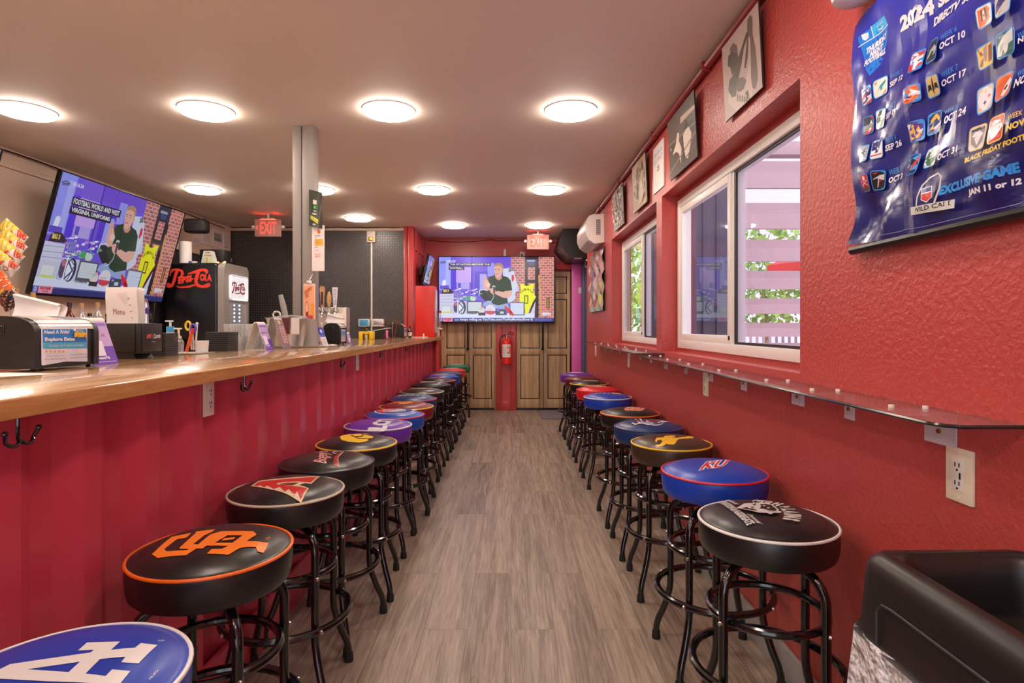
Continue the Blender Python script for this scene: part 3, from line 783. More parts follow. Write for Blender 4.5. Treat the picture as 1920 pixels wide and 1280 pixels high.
    put(0, 0, 3.847, .789, 'black stool with orange block letters and orange piping in the right row', Bk, 'black', (242, 110, 20), 'orange', logo_os, .6)
    put(0, 0, 4.72, .79, 'royal blue stool with white piping in the right row', (20, 62, 165), 'royal', W, 'white', logo_mix, .6)
    put(0, 0, 5.27, .79, 'red stool with white oval letter emblem in the right row', (214, 22, 34), 'red', (214, 22, 34), 'red', logo_uh, .6)
    put(0, 0, 5.84, .785, 'black stool with yellow piping and grey emblem in the right row', Bk, 'black', (240, 200, 60), 'yellow', logo_grey, .6)
    put(0, 0, 6.38, .785, 'dark maroon stool second from the far end of the right row', (96, 32, 36), 'wine', (150, 46, 46), 'wine2', None, .6)
    put(0, 0, 6.88, .762, 'purple stool at the far end of the right row', (92, 50, 140), 'purple', (92, 50, 140), 'purple', logo_white, .7)
    for ch in list(P.children):
        for g in list(ch.children): bpy.data.objects.remove(g)
        bpy.data.objects.remove(ch)
    bpy.data.objects.remove(P)
    for seat, X, y, draw in STOOLS:
        pic = Pic()
        draw(pic, X, y)
        pic.build('logo', lambda a, c, e: (a, c, dome(math.hypot(a, c))+.0006+e), 'vinyl_print', seat, eps=.00035, maxlen=.03, world=False)

def crop_tf(x0, y0, s, X, Y, z=.715):
    def f(u, v):
        p = Ph(x0+u/s, y0+v/s, z); return (p.x-X, p.y-Y)
    return f
def logo_la(p, X, Y):
    p.tf = crop_tf(0, 1150, 5.333, X, Y)
    w_ = (228, 226, 224)
    p.poly([(-80, 600), (100, 515), (905, 400), (940, 372), (780, 380), (870, 298), (1200, 285), (1110, 372), (1350, 340), (1410, 288), (1575, 283), (1385, 485), (1210, 490), (1255, 435), (1000, 465), (855, 610), (1055, 628), (1120, 563), (1305, 560), (1185, 693), (1100, 770), (880, 760), (950, 700), (500, 690), (0, 662), (-150, 655)], w_, holes=[[(270, 568), (685, 597), (800, 492)]])
    p.text('TM', (1590, 250), (1650, 225), (1572, 238), w_)
    p.text('MLBPA', (1500, 590), (1590, 500), (1490, 580), w_)
def logo_sf(p, X, Y):
    p.tf = crop_tf(0, 880, 3.2, X, Y); o = (240, 125, 35)
    p.poly([(910, 497), (935, 480), (1030, 400), (1148, 383), (1118, 412), (1062, 420), (985, 478), (1000, 490), (1120, 487), (1150, 470), (1178, 478), (1118, 513), (945, 520), (928, 508)], o)
    p.poly([(1075, 475), (1178, 382), (1172, 376), (1292, 362), (1270, 380), (1225, 400), (1160, 452), (1200, 455), (1170, 480), (1085, 480)], o)
    p.poly([(1160, 478), (1262, 395), (1330, 375), (1520, 373), (1540, 392), (1480, 432), (1610, 425), (1600, 445), (1580, 468), (1545, 470), (1535, 455), (1480, 462), (1440, 470), (1370, 505), (1240, 507), (1270, 482), (1330, 480), (1370, 462), (1240, 462), (1215, 480)], o, holes=[[(1290, 445), (1395, 445), (1455, 400), (1365, 400)]])
    p.poly([(1330, 433), (1400, 425), (1412, 412), (1345, 418)], o)
    p.text('TM', (1600, 420), (1625, 402), (1590, 412), o)
def logo_az(p, X, Y):
    p.tf = crop_tf(380, 820, 2.783, X, Y); c = (215, 195, 160); r = (196, 38, 34); k = (26, 24, 24)
    p.poly([(253, 252), (292, 225), (615, 198), (567, 243), (535, 240), (505, 250), (555, 262), (514, 302)], c)
    p.poly([(264, 250), (296, 231), (600, 205), (563, 237), (500, 232), (440, 234), (392, 240), (384, 247), (545, 263), (511, 295), (492, 278), (478, 291), (450, 270), (428, 281), (400, 260), (370, 271), (338, 254), (318, 262), (300, 250), (284, 258)], r)
    p.poly([(398, 246), (450, 239), (500, 240), (470, 252), (440, 251)], k)
    p.poly([(420, 247), (450, 241), (475, 243), (455, 249)], r)
    p.line([(255, 253), (514, 301)], 4, c)
def logo_script(p, X, Y):
    p.tf = crop_tf(575, 840, 16.7, X, Y); r = (170, 40, 38); w_ = (220, 195, 190)
    p.text("Bogey's", (760, 470), (790, 90), (180, 440), r, bold=.05, shear=.2)
    p.text("Bogey's", (750, 465), (780, 95), (200, 435), w_, bold=0, shear=.2)
    p.poly([(840, 470), (870, 300), (950, 220), (1090, 110), (1120, 120), (1010, 260), (965, 400), (980, 480)], r)
    p.line([(1150, 120), (1080, 200), (990, 280), (975, 380), (1010, 475)], 22, w_)
    p.line([(930, 180), (860, 190), (810, 160), (850, 120), (1090, 105)], 14, w_)
def logo_iowa(p, X, Y):
    p.tf = crop_tf(560, 660, 3.765, X, Y); y = (245, 200, 45); k = (30, 27, 24)
    p.poly([(288, 600), (310, 585), (350, 578), (390, 577), (420, 565), (455, 562), (495, 565), (502, 572), (485, 582), (470, 585), (525, 596), (525, 606), (480, 612), (495, 622), (470, 630), (420, 636), (350, 632), (305, 622)], y)
    p.line([(372, 590), (400, 600), (440, 597), (455, 590)], 7, k); p.line([(400, 602), (425, 613), (478, 612)], 5, k)
    p.poly([(438, 578), (450, 569), (498, 570), (486, 580), (455, 584)], k); p.poly([(452, 578), (462, 572), (490, 573), (478, 579)], y)
def logo_tcu(p, X, Y):
    p.tf = crop_tf(640, 680, 8, X, Y)
    p.text('TCU', (360, 960), (560, 848), (640, 960), (214, 214, 222), bold=.06, shear=0)
def logo_ring(p, X, Y):
    r = (222, 70, 70); w_ = (225, 228, 235)
    p.ell(0, .0, .125, .125, w_, n=32); p.ell(0, 0, .117, .117, (36, 80, 170), n=32)
    p.ell(-.055, .0, .05, .08, r); p.ell(0, 0, .075, .06, w_, n=24)
    p.line([(-.03, -.035), (-.06, 0), (-.03, .035), (0.0, .03)], .02, r); p.text('CUBS', (-.03, -.015), (.06, -.015), (-.03, .02), r, bold=.04)
    p.ell(.09, .0, .018, .03, (36, 80, 170))
def logo_gold(p, X, Y):
    g = (215, 150, 60)
    p.text('ASU', (-.11, -.03), (-.02, -.03), (-.11, .05), g, bold=.04, shear=.2)
    p.poly([(-.04, -.08), (.0, -.09), (.03, -.06), (.05, -.02), (.03, .05), (.0, .08), (-.01, .03), (-.05, .0)], g)
    for k in range(3): p.line([(.04, -.05+k*.05), (.11, -.02+k*.05)], .01, (190, 120, 60))
def logo_teal(p, X, Y):
    c = (130, 190, 195)
    for k in range(5): p.poly([(-.11+k*.045, -.05), (-.085+k*.045, -.05), (-.07+k*.045, .06), (-.095+k*.045, .06)], c, same=k > 0)
    p.line([(.09, -.08), (.13, -.02), (.12, .05)], .006, c)
def logo_crest(p, X, Y):
    c = (196, 176, 128)
    p.ell(0, .0, .045, .055, c); p.ell(0, 0, .03, .038, (34, 32, 28)); p.text('VGK', (-.028, -.02), (.028, -.02), (-.028, .025), c, bold=.05)
    for s in (-1, 1): p.poly([(s*.05, -.03), (s*.10, -.02), (s*.09, .03), (s*.05, .03)], c)
def logo_streak(p, X, Y):
    c = (200, 198, 205)
    p.ell(-.08, .02, .04, .05, c); p.poly([(-.05, -.02), (.03, -.03), (.06, .04), (-.03, .05)], c); p.poly([(.07, -.1), (.09, -.1), (.12, .1), (.10, .1)], c)
def logo_orange(p, X, Y):
    c = (235, 110, 60)
    p.ell(0, .01, .08, .07, c, n=24); p.ell(-.02, 0, .04, .03, (30, 26, 26)); p.line([(-.13, -.03), (-.06, -.04)], .012, c)
def logo_white(p, X, Y):
    p.ell(0, .01, .085, .06, (232, 222, 226), n=24)
def logo_plains(p, X, Y):
    p.tf = crop_tf(1330, 925, 10.667, X, Y); w_ = (200, 196, 194); k = (26, 24, 24)
    # arc lettering
    outer = [(940, 90), (1060, 100), (1150, 125), (1290, 155), (1440, 190), (1580, 240), (1640, 290), (1740, 345), (1800, 395), (1840, 455), (1845, 500), (1825, 560), (1780, 610)]
    inner = [(835, 145), (960, 160), (1045, 190), (1150, 215), (1280, 275), (1400, 275), (1380, 300), (1440, 340), (1480, 385), (1495, 425), (1500, 470), (1470, 515), (1440, 545)]
    s = 'HIGH PLAINS'; n = len(s)
    def at(L, t):
        t *= len(L)-1; i = min(int(t), len(L)-2); f = t-i
        return (L[i][0]+(L[i+1][0]-L[i][0])*f, L[i][1]+(L[i+1][1]-L[i][1])*f)
    wts = [1.2, .55, 1, 1.1, .45, 1, .8, 1, .5, 1.1, 1]; tot = sum(wts); a = 0
    for ch, wt in zip(s, wts):
        if ch != ' ': p.text(ch, at(inner, (a+.06)/tot), at(inner, (a+wt-.1)/tot), at(outer, (a+.06)/tot), w_, bold=.07)
        a += wt
    p.text('EXCAVATION & AGGREGATE', (105, 115), (750, 605), (260, 105), w_, bold=.05)
    p.text('Residential', (300, 118), (520, 255), (390, 108), w_, bold=.02, shear=.3)
    p.text('Commercial', (740, 440), (960, 600), (850, 455), w_, bold=.02, shear=.3)
    # bull head
    p.poly([(555, 325), (600, 295), (690, 240), (780, 232), (890, 240), (855, 205), (950, 225), (1070, 215), (1180, 240), (1300, 290), (1390, 365), (1380, 395), (1460, 405), (1420, 430), (1280, 432), (1230, 460), (1150, 430), (1000, 425), (850, 390), (640, 345)], w_)
    p.poly([(1010, 255), (1120, 250), (1230, 270), (1330, 340), (1350, 380), (1260, 390), (1190, 370), (1080, 350), (1000, 345), (1040, 300)], k)
    p.poly([(650, 335), (760, 315), (780, 340), (850, 350), (930, 370), (960, 390), (1000, 395), (860, 375), (700, 350)], k)
    p.poly([(800, 300), (840, 280), (930, 300), (970, 350), (930, 365), (900, 320), (850, 315)], w_)
    p.poly([(900, 222), (930, 250), (920, 275), (880, 285), (850, 275), (905, 262)], k)
    p.ell(1095, 298, 28, 10, w_); p.ell(1180, 345, 30, 9, w_); p.ell(860, 335, 28, 9, k); p.line([(1100, 360), (1200, 400), (1340, 410)], 8, k)
def logo_ku(p, X, Y):
    p.tf = crop_tf(1150, 740, 6.4, X, Y, .737); w_ = (225, 228, 240)
    p.text('KU', (1020, 905), (1330, 875), (1120, 800), w_, bold=.1)
    p.text('KU', (1032, 900), (1318, 873), (1128, 806), (214, 30, 46), bold=.02)
def logo_horse(p, X, Y):
    p.tf = crop_tf(1150, 740, 6.4, X, Y); y = (242, 190, 40)
    p.poly([(500, 545), (520, 520), (560, 515), (600, 515), (620, 495), (680, 492), (740, 492), (745, 505), (690, 512), (760, 520), (800, 515), (860, 508), (905, 495), (965, 500), (960, 520), (900, 525), (830, 530), (775, 540), (755, 565), (730, 580), (660, 578), (640, 572), (600, 580), (520, 578), (505, 570), (560, 572), (590, 558), (570, 540), (530, 545), (515, 560)], y)
def logo_avs(p, X, Y):
    p.tf = crop_tf(1150, 740, 6.4, X, Y); w_ = (205, 205, 215); m_ = (120, 40, 58); b_ = (70, 100, 150)
    p.ell(500, 325, 112, 40, w_); p.ell(505, 325, 100, 33, (60, 80, 120)); p.ell(490, 322, 80, 26, w_)
    p.poly([(235, 270), (325, 268), (345, 318), (420, 360), (300, 340)], w_); p.poly([(255, 277), (305, 277), (330, 320), (380, 345), (285, 322)], m_)
    p.poly([(390, 300), (500, 295), (575, 318), (520, 340), (440, 335)], m_); p.poly([(560, 318), (685, 320), (610, 338), (570, 335)], w_)
    p.line([(225, 340), (260, 352), (340, 345), (420, 360), (470, 355)], 9, w_); p.line([(420, 320), (470, 340), (560, 350)], 6, b_)
def logo_os(p, X, Y):
    p.tf = crop_tf(1150, 740, 6.4, X, Y)
    p.text('OSU', (110, 190), (345, 196), (165, 142), (225, 205, 200), bold=.12); p.text('OSU', (122, 188), (335, 192), (172, 146), (232, 96, 34), bold=.04)
def logo_mix(p, X, Y):
    p.poly([(.03, -.03), (.10, -.04), (.11, .05), (.04, .06)], (195, 180, 150)); p.poly([(.045, -.01), (.07, -.01), (.07, .03), (.045, .03)], (215, 165, 60))
    for k in range(4): p.line([(-.11+k*.035, -.04), (-.08+k*.035, .05)], .012, (160, 185, 220), same=k > 0)
def logo_uh(p, X, Y):
    p.ell(0, .02, .075, .075, (230, 215, 210), n=24); p.ell(0, .02, .066, .066, (206, 26, 36), n=24); p.text('UH', (-.04, -.01), (.04, -.01), (-.04, .06), (230, 215, 210), bold=.1)
def logo_grey(p, X, Y):
    p.poly([(-.09, -.02), (-.03, .05), (.05, .06), (.03, .0), (.10, .02), (.06, -.06), (-.04, -.05)], (176, 168, 160)); p.poly([(-.02, 0), (.02, .03), (.03, -.02)], (40, 36, 34))
# ================================================================ televisions
def screen_pic(lines, ticker, full=True):
    p = Pic()
    R = p.rect
    pu, lv = (104, 76, 214), (170, 160, 240)
    R(20, 10, 1910, 1080, (112, 86, 222))
    R(20, 10, 215, 560, (140, 150, 246)); R(215, 170, 300, 560, (86, 60, 220)); R(300, 180, 548, 430, (200, 166, 244)); R(300, 10, 548, 180, (120, 92, 222))
    R(130, 60, 200, 560, (168, 172, 250)); R(570, 10, 1205, 150, (110, 78, 214)); R(820, 110, 930, 330, (150, 152, 242)); R(610, 250, 820, 650, (88, 62, 206)); R(690, 290, 800, 560, (160, 162, 246))
    R(548, 10, 566, 700, (70, 48, 170)); R(310, 430, 520, 540, (176, 162, 236)); R(330, 440, 380, 520, (96, 80, 200)); R(1075, 200, 1205, 600, (196, 204, 240))
    p.poly([(70, 480), (80, 400), (115, 385), (135, 410), (125, 480)], (226, 230, 250)); R(35, 480, 185, 540, (92, 78, 200))
    # brick wall
    R(1205, 10, 1910, 1020, (222, 178, 172))
    rnd = random.Random(3)
    for r_ in range(25):
        y = 14+r_*40.5; x = 1205-(r_ % 2)*38
        while x < 1905:
            x1 = min(x+68, 1905); x0 = max(x, 1208)
            if x1 > x0+4:
                t = (x0-1205)/700; k = rnd.uniform(.88, 1.08)
                c = tuple(min(255, v*k) for v in ((174+26*t), (100+10*t), (110-16*t)))
                R(x0, y, x1, y+32, c, same=(r_ > 0 or x > 1210))
            x += 77
    # tv stand and bat
    R(1432, 10, 1480, 1000, (48, 38, 44)); R(1600, 10, 1660, 1010, (44, 34, 38)); R(1432, 10, 1655, 180, (40, 38, 60)); R(1470, 60, 1600, 90, (150, 160, 190)); R(1490, 100, 1590, 150, (60, 66, 130)); R(1440, 385, 1655, 440, (52, 44, 50))
    p.line([(1665, 200), (1668, 430), (1690, 600), (1700, 1010)], 22, (214, 160, 90)); p.line([(1664, 200), (1664, 300)], 24, (40, 30, 34))
    R(1790, 680, 1838, 860, (50, 36, 40)); R(1805, 690, 1822, 850, (200, 160, 60))
    # white jersey and chair
    p.poly([(1075, 205), (1180, 190), (1250, 230), (1290, 400), (1335, 560), (1270, 600), (1280, 700), (1190, 770), (1080, 760)], (206, 212, 236))
    p.poly([(1215, 310), (1250, 305), (1258, 370), (1235, 425), (1215, 400)], (214, 52, 66)); p.text('SKC', (1165, 260), (1260, 240), (1165, 205), (60, 60, 80), bold=.05)
    p.poly([(1330, 580), (1270, 545), (1290, 480), (1330, 500)], (196, 204, 232))
    # yellow basketball jersey
    p.poly([(1355, 455), (1400, 450), (1440, 485), (1490, 488), (1535, 450), (1590, 460), (1565, 540), (1580, 620), (1618, 670), (1560, 760), (1500, 900), (1465, 1025), (1440, 960), (1430, 760), (1345, 750), (1350, 600), (1372, 540)], (236, 236, 34))
    p.poly([(1618, 680), (1600, 700), (1540, 820), (1480, 1000), (1470, 1030), (1485, 1030), (1560, 850), (1610, 740)], (40, 34, 30)); p.poly([(1610, 745), (1560, 860), (1490, 1010), (1580, 1010), (1600, 850)], (206, 206, 232))
    for i, ch in enumerate('HALIBURTON'):
        a = -1.0+2.0*i/9; x = 1462+95*math.sin(a); y = 655-95*math.cos(a)
        ca, sa = math.cos(a), math.sin(a)
        p.text(ch, (x-9*ca, y-9*sa), (x+9*ca, y+9*sa), (x-9*ca+30*sa, y-9*sa-34*ca), (60, 60, 30), bold=.05, same=i > 0)
    R(1422, 645, 1488, 780, (50, 46, 40)); R(1436, 660, 1474, 765, (236, 236, 34)); R(1448, 672, 1462, 752, (210, 214, 60))
    # presenter seated in a dark green shirt
    p.poly([(680, 560), (720, 545), (850, 590), (870, 740), (780, 740), (740, 700), (690, 640)], (40, 40, 48)); p.line([(680, 640), (690, 560), (760, 545), (850, 580)], 16, (210, 214, 232))
    p.poly([(735, 815), (760, 760), (830, 728), (930, 760), (1080, 790), (1150, 765), (1170, 850), (1100, 880), (980, 860), (840, 850)], (150, 168, 214))
    skin, sk2, hair = (226, 172, 158), (206, 146, 134), (178, 140, 112)
    p.poly([(815, 390), (850, 335), (935, 312), (1060, 318), (1150, 345), (1200, 400), (1225, 560), (1120, 575), (1130, 650), (1160, 770), (1080, 790), (990, 810), (900, 780), (850, 700), (800, 620), (830, 500)], (40, 62, 48))
    p.poly([(940, 300), (1040, 320), (1060, 350), (1030, 390), (985, 392), (950, 360)], sk2)
    p.poly([(928, 190), (935, 150), (1000, 120), (1060, 140), (1078, 210), (1066, 270), (1040, 325), (1000, 358), (958, 345), (942, 300), (930, 250)], skin)
    p.poly([(925, 160), (945, 122), (1010, 105), (1060, 125), (1082, 170), (1072, 235), (1058, 190), (1040, 165), (990, 155), (940, 168)], hair)
    p.line([(940, 215), (968, 208)], 7, (90, 60, 50)); p.line([(990, 207), (1020, 212)], 7, (90, 60, 50)); p.ell(956, 228, 8, 4, (60, 50, 60)); p.ell(1004, 230, 8, 4, (60, 50, 60)); p.line([(972, 235), (965, 262), (978, 266)], 5, sk2); p.line([(955, 296), (998, 292)], 8, (160, 90, 90)); p.ell(1068, 235, 9, 20, sk2)
    p.poly([(1115, 570), (1222, 565), (1215, 640), (1160, 690), (1080, 685), (960, 630), (940, 590), (990, 570), (1080, 590)], skin)
    p.poly([(755, 520), (745, 440), (775, 330), (810, 370), (860, 460), (850, 560), (800, 565)], skin); p.ell(828, 470, 36, 34, (228, 200, 196))
    for k in range(4): p.line([(760+k*14, 400-k*6), (756+k*16, 345-k*8)], 13, skin if k % 2 == 0 else sk2)
    p.poly([(850, 540), (900, 520), (950, 560), (960, 620), (900, 625), (865, 590)], skin)
    p.line([(935, 380), (940, 480), (935, 600)], 12, (40, 44, 52)); p.ell(922, 500, 26, 18, (210, 214, 224)); p.line([(925, 510), (928, 610)], 30, (70, 72, 84)); p.line([(920, 620), (918, 680), (880, 740), (830, 760)], 7, (220, 220, 230))
    # cluttered desk
    R(30, 620, 262, 800, (204, 206, 232)); R(30, 790, 262, 960, (196, 200, 220)); R(70, 830, 205, 940, (216, 222, 226)); R(75, 915, 230, 945, (206, 210, 120))
    for k in range(3): p.line([(40, 660+k*50), (250, 650+k*52)], 6, (150, 150, 190))
    p.poly([(62, 620), (70, 560), (110, 530), (190, 528), (232, 560), (270, 600), (215, 612)], (50, 44, 56)); p.text('BIG 3', (92, 592), (180, 590), (92, 545), (226, 200, 120), bold=.06)
    cols = [(226, 228, 246), (190, 120, 190), (120, 104, 210), (236, 236, 250), (206, 190, 230), (90, 180, 110), (160, 160, 220)]
    for k in range(60):
        x = rnd.uniform(245, 700); y = rnd.uniform(530, 740); a, b_ = rnd.uniform(14, 55), rnd.uniform(8, 22)
        if x > 620 and y > 640: continue
        p.poly([(x, y), (x+a, y-6), (x+a+4, y+b_), (x-3, y+b_+4)], cols[k % 7])
    R(292, 590, 388, 690, (96, 84, 196))
    for k in range(5): p.line([(300+k*20, 590), (300+k*20, 690)], 5, (190, 190, 240), same=k > 0)
    p.poly([(455, 700), (490, 640), (540, 670), (530, 715), (480, 720)], (70, 170, 90)); p.ell(580, 700, 48, 36, (196, 216, 200))
    R(20, 940, 1590, 1020, (214, 220, 246))
    R(265, 740, 480, 950, (196, 200, 232)); p.ell(300, 840, 42, 90, (90, 76, 110)); p.ell(300, 790, 26, 30, (190, 110, 130))
    p.ell(395, 845, 66, 112, (54, 58, 80)); p.ell(385, 850, 46, 98, (224, 228, 244)); p.line([(340, 760), (420, 850), (345, 930)], 16, (70, 74, 130)); p.line([(380, 760), (430, 800), (380, 950)], 10, (60, 64, 110)); p.line([(330, 730), (325, 950)], 12, (236, 238, 250))
    R(478, 738, 735, 940, (90, 88, 100)); R(500, 756, 718, 905, (206, 214, 222)); 
    for k in range(5): p.line([(515, 780+k*24), (700, 782+k*24)], 3, (160, 170, 190), same=k > 0)
    R(1180, 755, 1430, 975, (110, 112, 128)); R(1196, 772, 1410, 958, (206, 212, 236)); p.line([(1196, 830), (1410, 832)], 4, (170, 176, 210))
    p.ell(718, 890, 58, 52, (226, 206, 206)); p.ell(705, 865, 30, 22, (150, 216, 190)); p.ell(735, 850, 22, 16, (240, 160, 150)); R(668, 930, 785, 975, (58, 52, 60))
    p.ell(865, 880, 84, 82, (222, 214, 224)); p.poly([(785, 900), (945, 905), (925, 950), (870, 965), (805, 950)], (206, 70, 84)); p.text('SPALDING', (805, 893), (885, 893), (805, 872), (150, 90, 110))
    p.poly([(950, 880), (1110, 870), (1140, 970), (950, 972)], (66, 72, 92)); R(1025, 910, 1085, 945, (200, 206, 220)); R(975, 885, 1005, 905, (160, 166, 186))
    p.poly([(1090, 835), (1115, 818), (1150, 850), (1200, 880), (1262, 965), (1230, 985), (1190, 960), (1140, 905)], (222, 42, 44)); p.poly([(1180, 890), (1225, 930), (1215, 950), (1175, 915)], (120, 20, 30))
    p.text('COMBINE', (480, 955), (640, 955), (480, 925), (96, 90, 110), bold=.05)
    p.text('ESPN', (1715, 975), (1862, 975), (1715, 925), (214, 216, 232), bold=.1, shear=.1)
    # ticker and captions
    R(20, 1015, 1910, 1080, (52, 52, 116)); R(20, 1015, 1910, 1028, (90, 92, 170)); R(88, 1012, 245, 1076, (240, 150, 170)); p.text('SEATGEEK', (104, 1045), (228, 1045), (104, 1020), (150, 40, 80), bold=.05); p.text('TICKER', (130, 1070), (205, 1070), (130, 1052), (150, 40, 80), bold=.03)
    R(34, 1022, 76, 1070, (150, 156, 226))
    if ticker: p.text(ticker, (370, 1070), (1565, 1070), (370, 1022), (232, 234, 246), bold=.02); R(270, 1036, 350, 1062, (150, 150, 210)); R(1590, 1034, 1880, 1062, (92, 96, 180))
    p.text('10.16.24', (165, 100), (292, 100), (165, 62), (226, 222, 250), bold=.03); p.line([(40, 100), (80, 78), (130, 92), (60, 110)], 10, (90, 90, 120)); p.text('SHOW', (45, 125), (130, 118), (45, 95), (80, 84, 110), bold=.04)
    for (t, x0, y0, x1, y1) in lines:
        R(x0, y0, x1, y1, (34, 28, 52)); p.text(t, (x0+20, y1-12), (x1-18, y1-12), (x0+20, y0+10), (226, 228, 238), bold=.03)
    return p

def tv(label, wd, ht, lines, ticker, loc, rot, scr='screen', bracket=True, pic=True):
    t = thing('television', label, 'television', loc, 'wall televisions', rot=rot or (0, 0, 0))
    OFF.pop(t.name, None)
    B = .011
    MB().box(-wd/2, wd/2, 0, .03, 0, ht, .004).box(-wd/2+.12, wd/2-.12, .03, .06, .08, ht*.65, .01).build('housing', 'tv_black', t)
    b = MB().box(-wd/2, wd/2, -.007, 0, ht-B, ht, .002).box(-wd/2, wd/2, -.007, 0, 0, B*1.6, .002).box(-wd/2, -wd/2+B, -.007, 0, B*1.6, ht-B).box(wd/2-B, wd/2, -.007, 0, B*1.6, ht-B)
    b.build('bezel', 'tv_black', t)
    w2, h0, h1 = wd-2*B, B*1.6, ht-B
    p = screen_pic(lines, ticker)
    p.build('screen', lambda u, v, e: (-w2/2+(u-20)/1890*w2, -.0005-e, h1-(v-10)/1070*(h1-h0)), scr, t, eps=.00003 if wd > 1 else .00002)
    MB().box(-.2, .2, .06, .10, ht*.3, ht*.6, .004).build('wall_bracket', 'charcoal', t)
    return t
def tvs():
    l1 = [('THE SITUATION AROUND THE', 182, 110, 872, 160), ('FOOTBALL', 182, 170, 436, 224)]
    l2 = [('FOOTBALL WORLD AND WEST', 200, 190, 850, 262), ('VIRGINIA, UNIFORMS', 200, 272, 740, 342)]
    tv('large wall television on the far wall above the fire extinguisher', 1.716, .985, l1, 'keeps rolling on YouTube.com/ThePatMcAfeeShow &', (-.214, 8.74, 1.303), None)
    th = math.atan2(.247, .93)
    tv('large tilted television on the beige left wall above the bottles', 1.67, .962, l2, '', (-3.587, 5.235, 1.488), (th, 0, PI/2), 'screen_dim')
    tv('another television at the left picture border, only its edge showing', 1.67, .962, l2, '', (-3.587, 3.055, 1.488), (th, 0, PI/2), 'screen_dim')
    tv('small tilted television seen edge-on above the red cabinet', .60, .42, l1, '', (-1.19, 8.28, 1.82), (.22, 0, PI/2), 'screen_dim')

# ================================================================ things on the walls
def wall_tf(X): 
    def f(px, py):
        q = Px(px, py, X); return (q.y, q.z)
    return f
def photo(label, kind, yl, yr, z0, z1, xt, xb, draw, name='wall_photo', cat='photograph'):
    # yl = far edge (left in view) yr = near edge; tilted forward at the top
    t = thing(name, label, cat, (WR, (yl+yr)/2, z0), 'prints along the top of the right wall' if name == 'wall_photo' else None)
    th = .006
    def f(s, v, e): # s 0..1 from far to near, v 0 bottom .. 1 top
        x = xb+(xt-xb)*v; return (x-e-.0006, yl+(yr-yl)*s, z0+(z1-z0)*v)
    B = MB(); c = []
    for d in (0, th):
        c += [B.bm.verts.new((xb+d, yl, z0)), B.bm.verts.new((xb+d, yr, z0)), B.bm.verts.new((xt+d, yr, z1)), B.bm.verts.new((xt+d, yl, z1))]
    for q in ((0, 1, 2, 3), (7, 6, 5, 4), (0, 4, 5, 1), (1, 5, 6, 2), (2, 6, 7, 3), (3, 7, 4, 0)): B.bm.faces.new([c[i] for i in q])
    B.build('backing_board', 'charcoal' if kind != 'w' else 'paper', t)
    p = Pic(); draw(p); p.build('print', f, 'print', t, eps=.00012, clip=[((0, 0), (-1, 0)), ((1, 0), (1, 0)), ((0, 0), (0, -1)), ((0, 1), (0, 1))])
    MB().box(min(xb, xt)+th, WR-.0005, (yl+yr)/2-.02, (yl+yr)/2+.02, z1-.06, z1-.04).build('hanger', 'steel', t)
def d_arms(p):
    bg, d1, d2, w_ = (196, 176, 168), (84, 68, 60), (116, 96, 86), (214, 198, 190)
    p.rect(0, 0, 1, 1, bg)
    # map from pixel polygon to the unit square of this print
    L = lambda x, y: ((x-0)/1.0, y)
    def q(pts):   # zoom crop 1330..1450 x 0..240, scale 5.333
        out = []
        for u, v in pts:
            px, py = 1330+u/5.333, v/5.333
            X = .955; r = Px(px, py, X); s = (2.66-r.y)/(2.66-2.27); t = (r.z-2.168)/(2.496-2.168); out.append((s, t))
        return out
    P = lambda pts, c: p.poly(q(pts), c)
    P([(180, 940), (250, 960), (300, 900), (350, 800), (400, 640), (420, 800), (400, 1000), (340, 1060), (250, 1110), (215, 1070), (175, 1020)], w_)
    P([(218, 490), (250, 430), (285, 450), (292, 540), (240, 520), (220, 545)], d2); P([(190, 640), (200, 560), (240, 515), (290, 540), (300, 620), (260, 700), (230, 760), (212, 670), (190, 665)], d1)
    P([(300, 560), (345, 430), (380, 330), (410, 290), (405, 360), (385, 390), (350, 480), (320, 640), (290, 760), (262, 860), (255, 960), (215, 975), (185, 900), (200, 800), (240, 750), (280, 640)], d1)
    P([(398, 200), (425, 145), (447, 170), (445, 250), (440, 330), (460, 480), (468, 720), (465, 800), (440, 890), (415, 880), (405, 780), (412, 600), (415, 400), (390, 290)], d2)
    P([(345, 680), (375, 470), (390, 380), (398, 380), (385, 560), (362, 680)], d1)
    P([(270, 790), (330, 770), (360, 800), (330, 890), (290, 920), (262, 900)], (110, 94, 86)); P([(345, 920), (370, 900), (378, 950), (350, 1020), (345, 1000), (362, 950), (350, 950)], (70, 58, 52))
    for k in range(6): P([(265+k*22, 950+k*6), (275+k*22, 940+k*6), (272+k*22, 1010+k*3), (262+k*22, 1020)], (120, 102, 94))
def d_dark(p):
    p.rect(0, 0, 1, 1, (74, 62, 54)); p.poly([(0, .55), (1, .62), (1, 1), (0, 1)], (88, 76, 68)); p.poly([(.5, .74), (1, .72), (1, .78), (.52, .84)], (190, 172, 158)); p.poly([(.0, .58), (1, .5), (1, .53), (0, .62)], (120, 102, 90))
    p.poly([(.15, .38), (.3, .5), (.38, .66), (.44, .62), (.42, .5), (.5, .35), (.44, .12), (.4, .3), (.3, .38)], (206, 190, 176)); p.poly([(.58, .52), (.66, .56), (.78, .56), (.86, .42), (.8, .25), (.7, .1), (.62, .14), (.58, .35)], (214, 198, 184))
    p.poly([(.6, .56), (.7, .72), (.8, .56)], (46, 38, 34)); p.line([(0, .12), (1, .38)], .03, (130, 112, 98)); p.line([(0, .05), (1, .2)], .02, (96, 82, 74)); p.line([(.56, .1), (.57, .5)], .02, (36, 30, 28)); p.ell(.1, .5, .02, .03, (190, 176, 160))
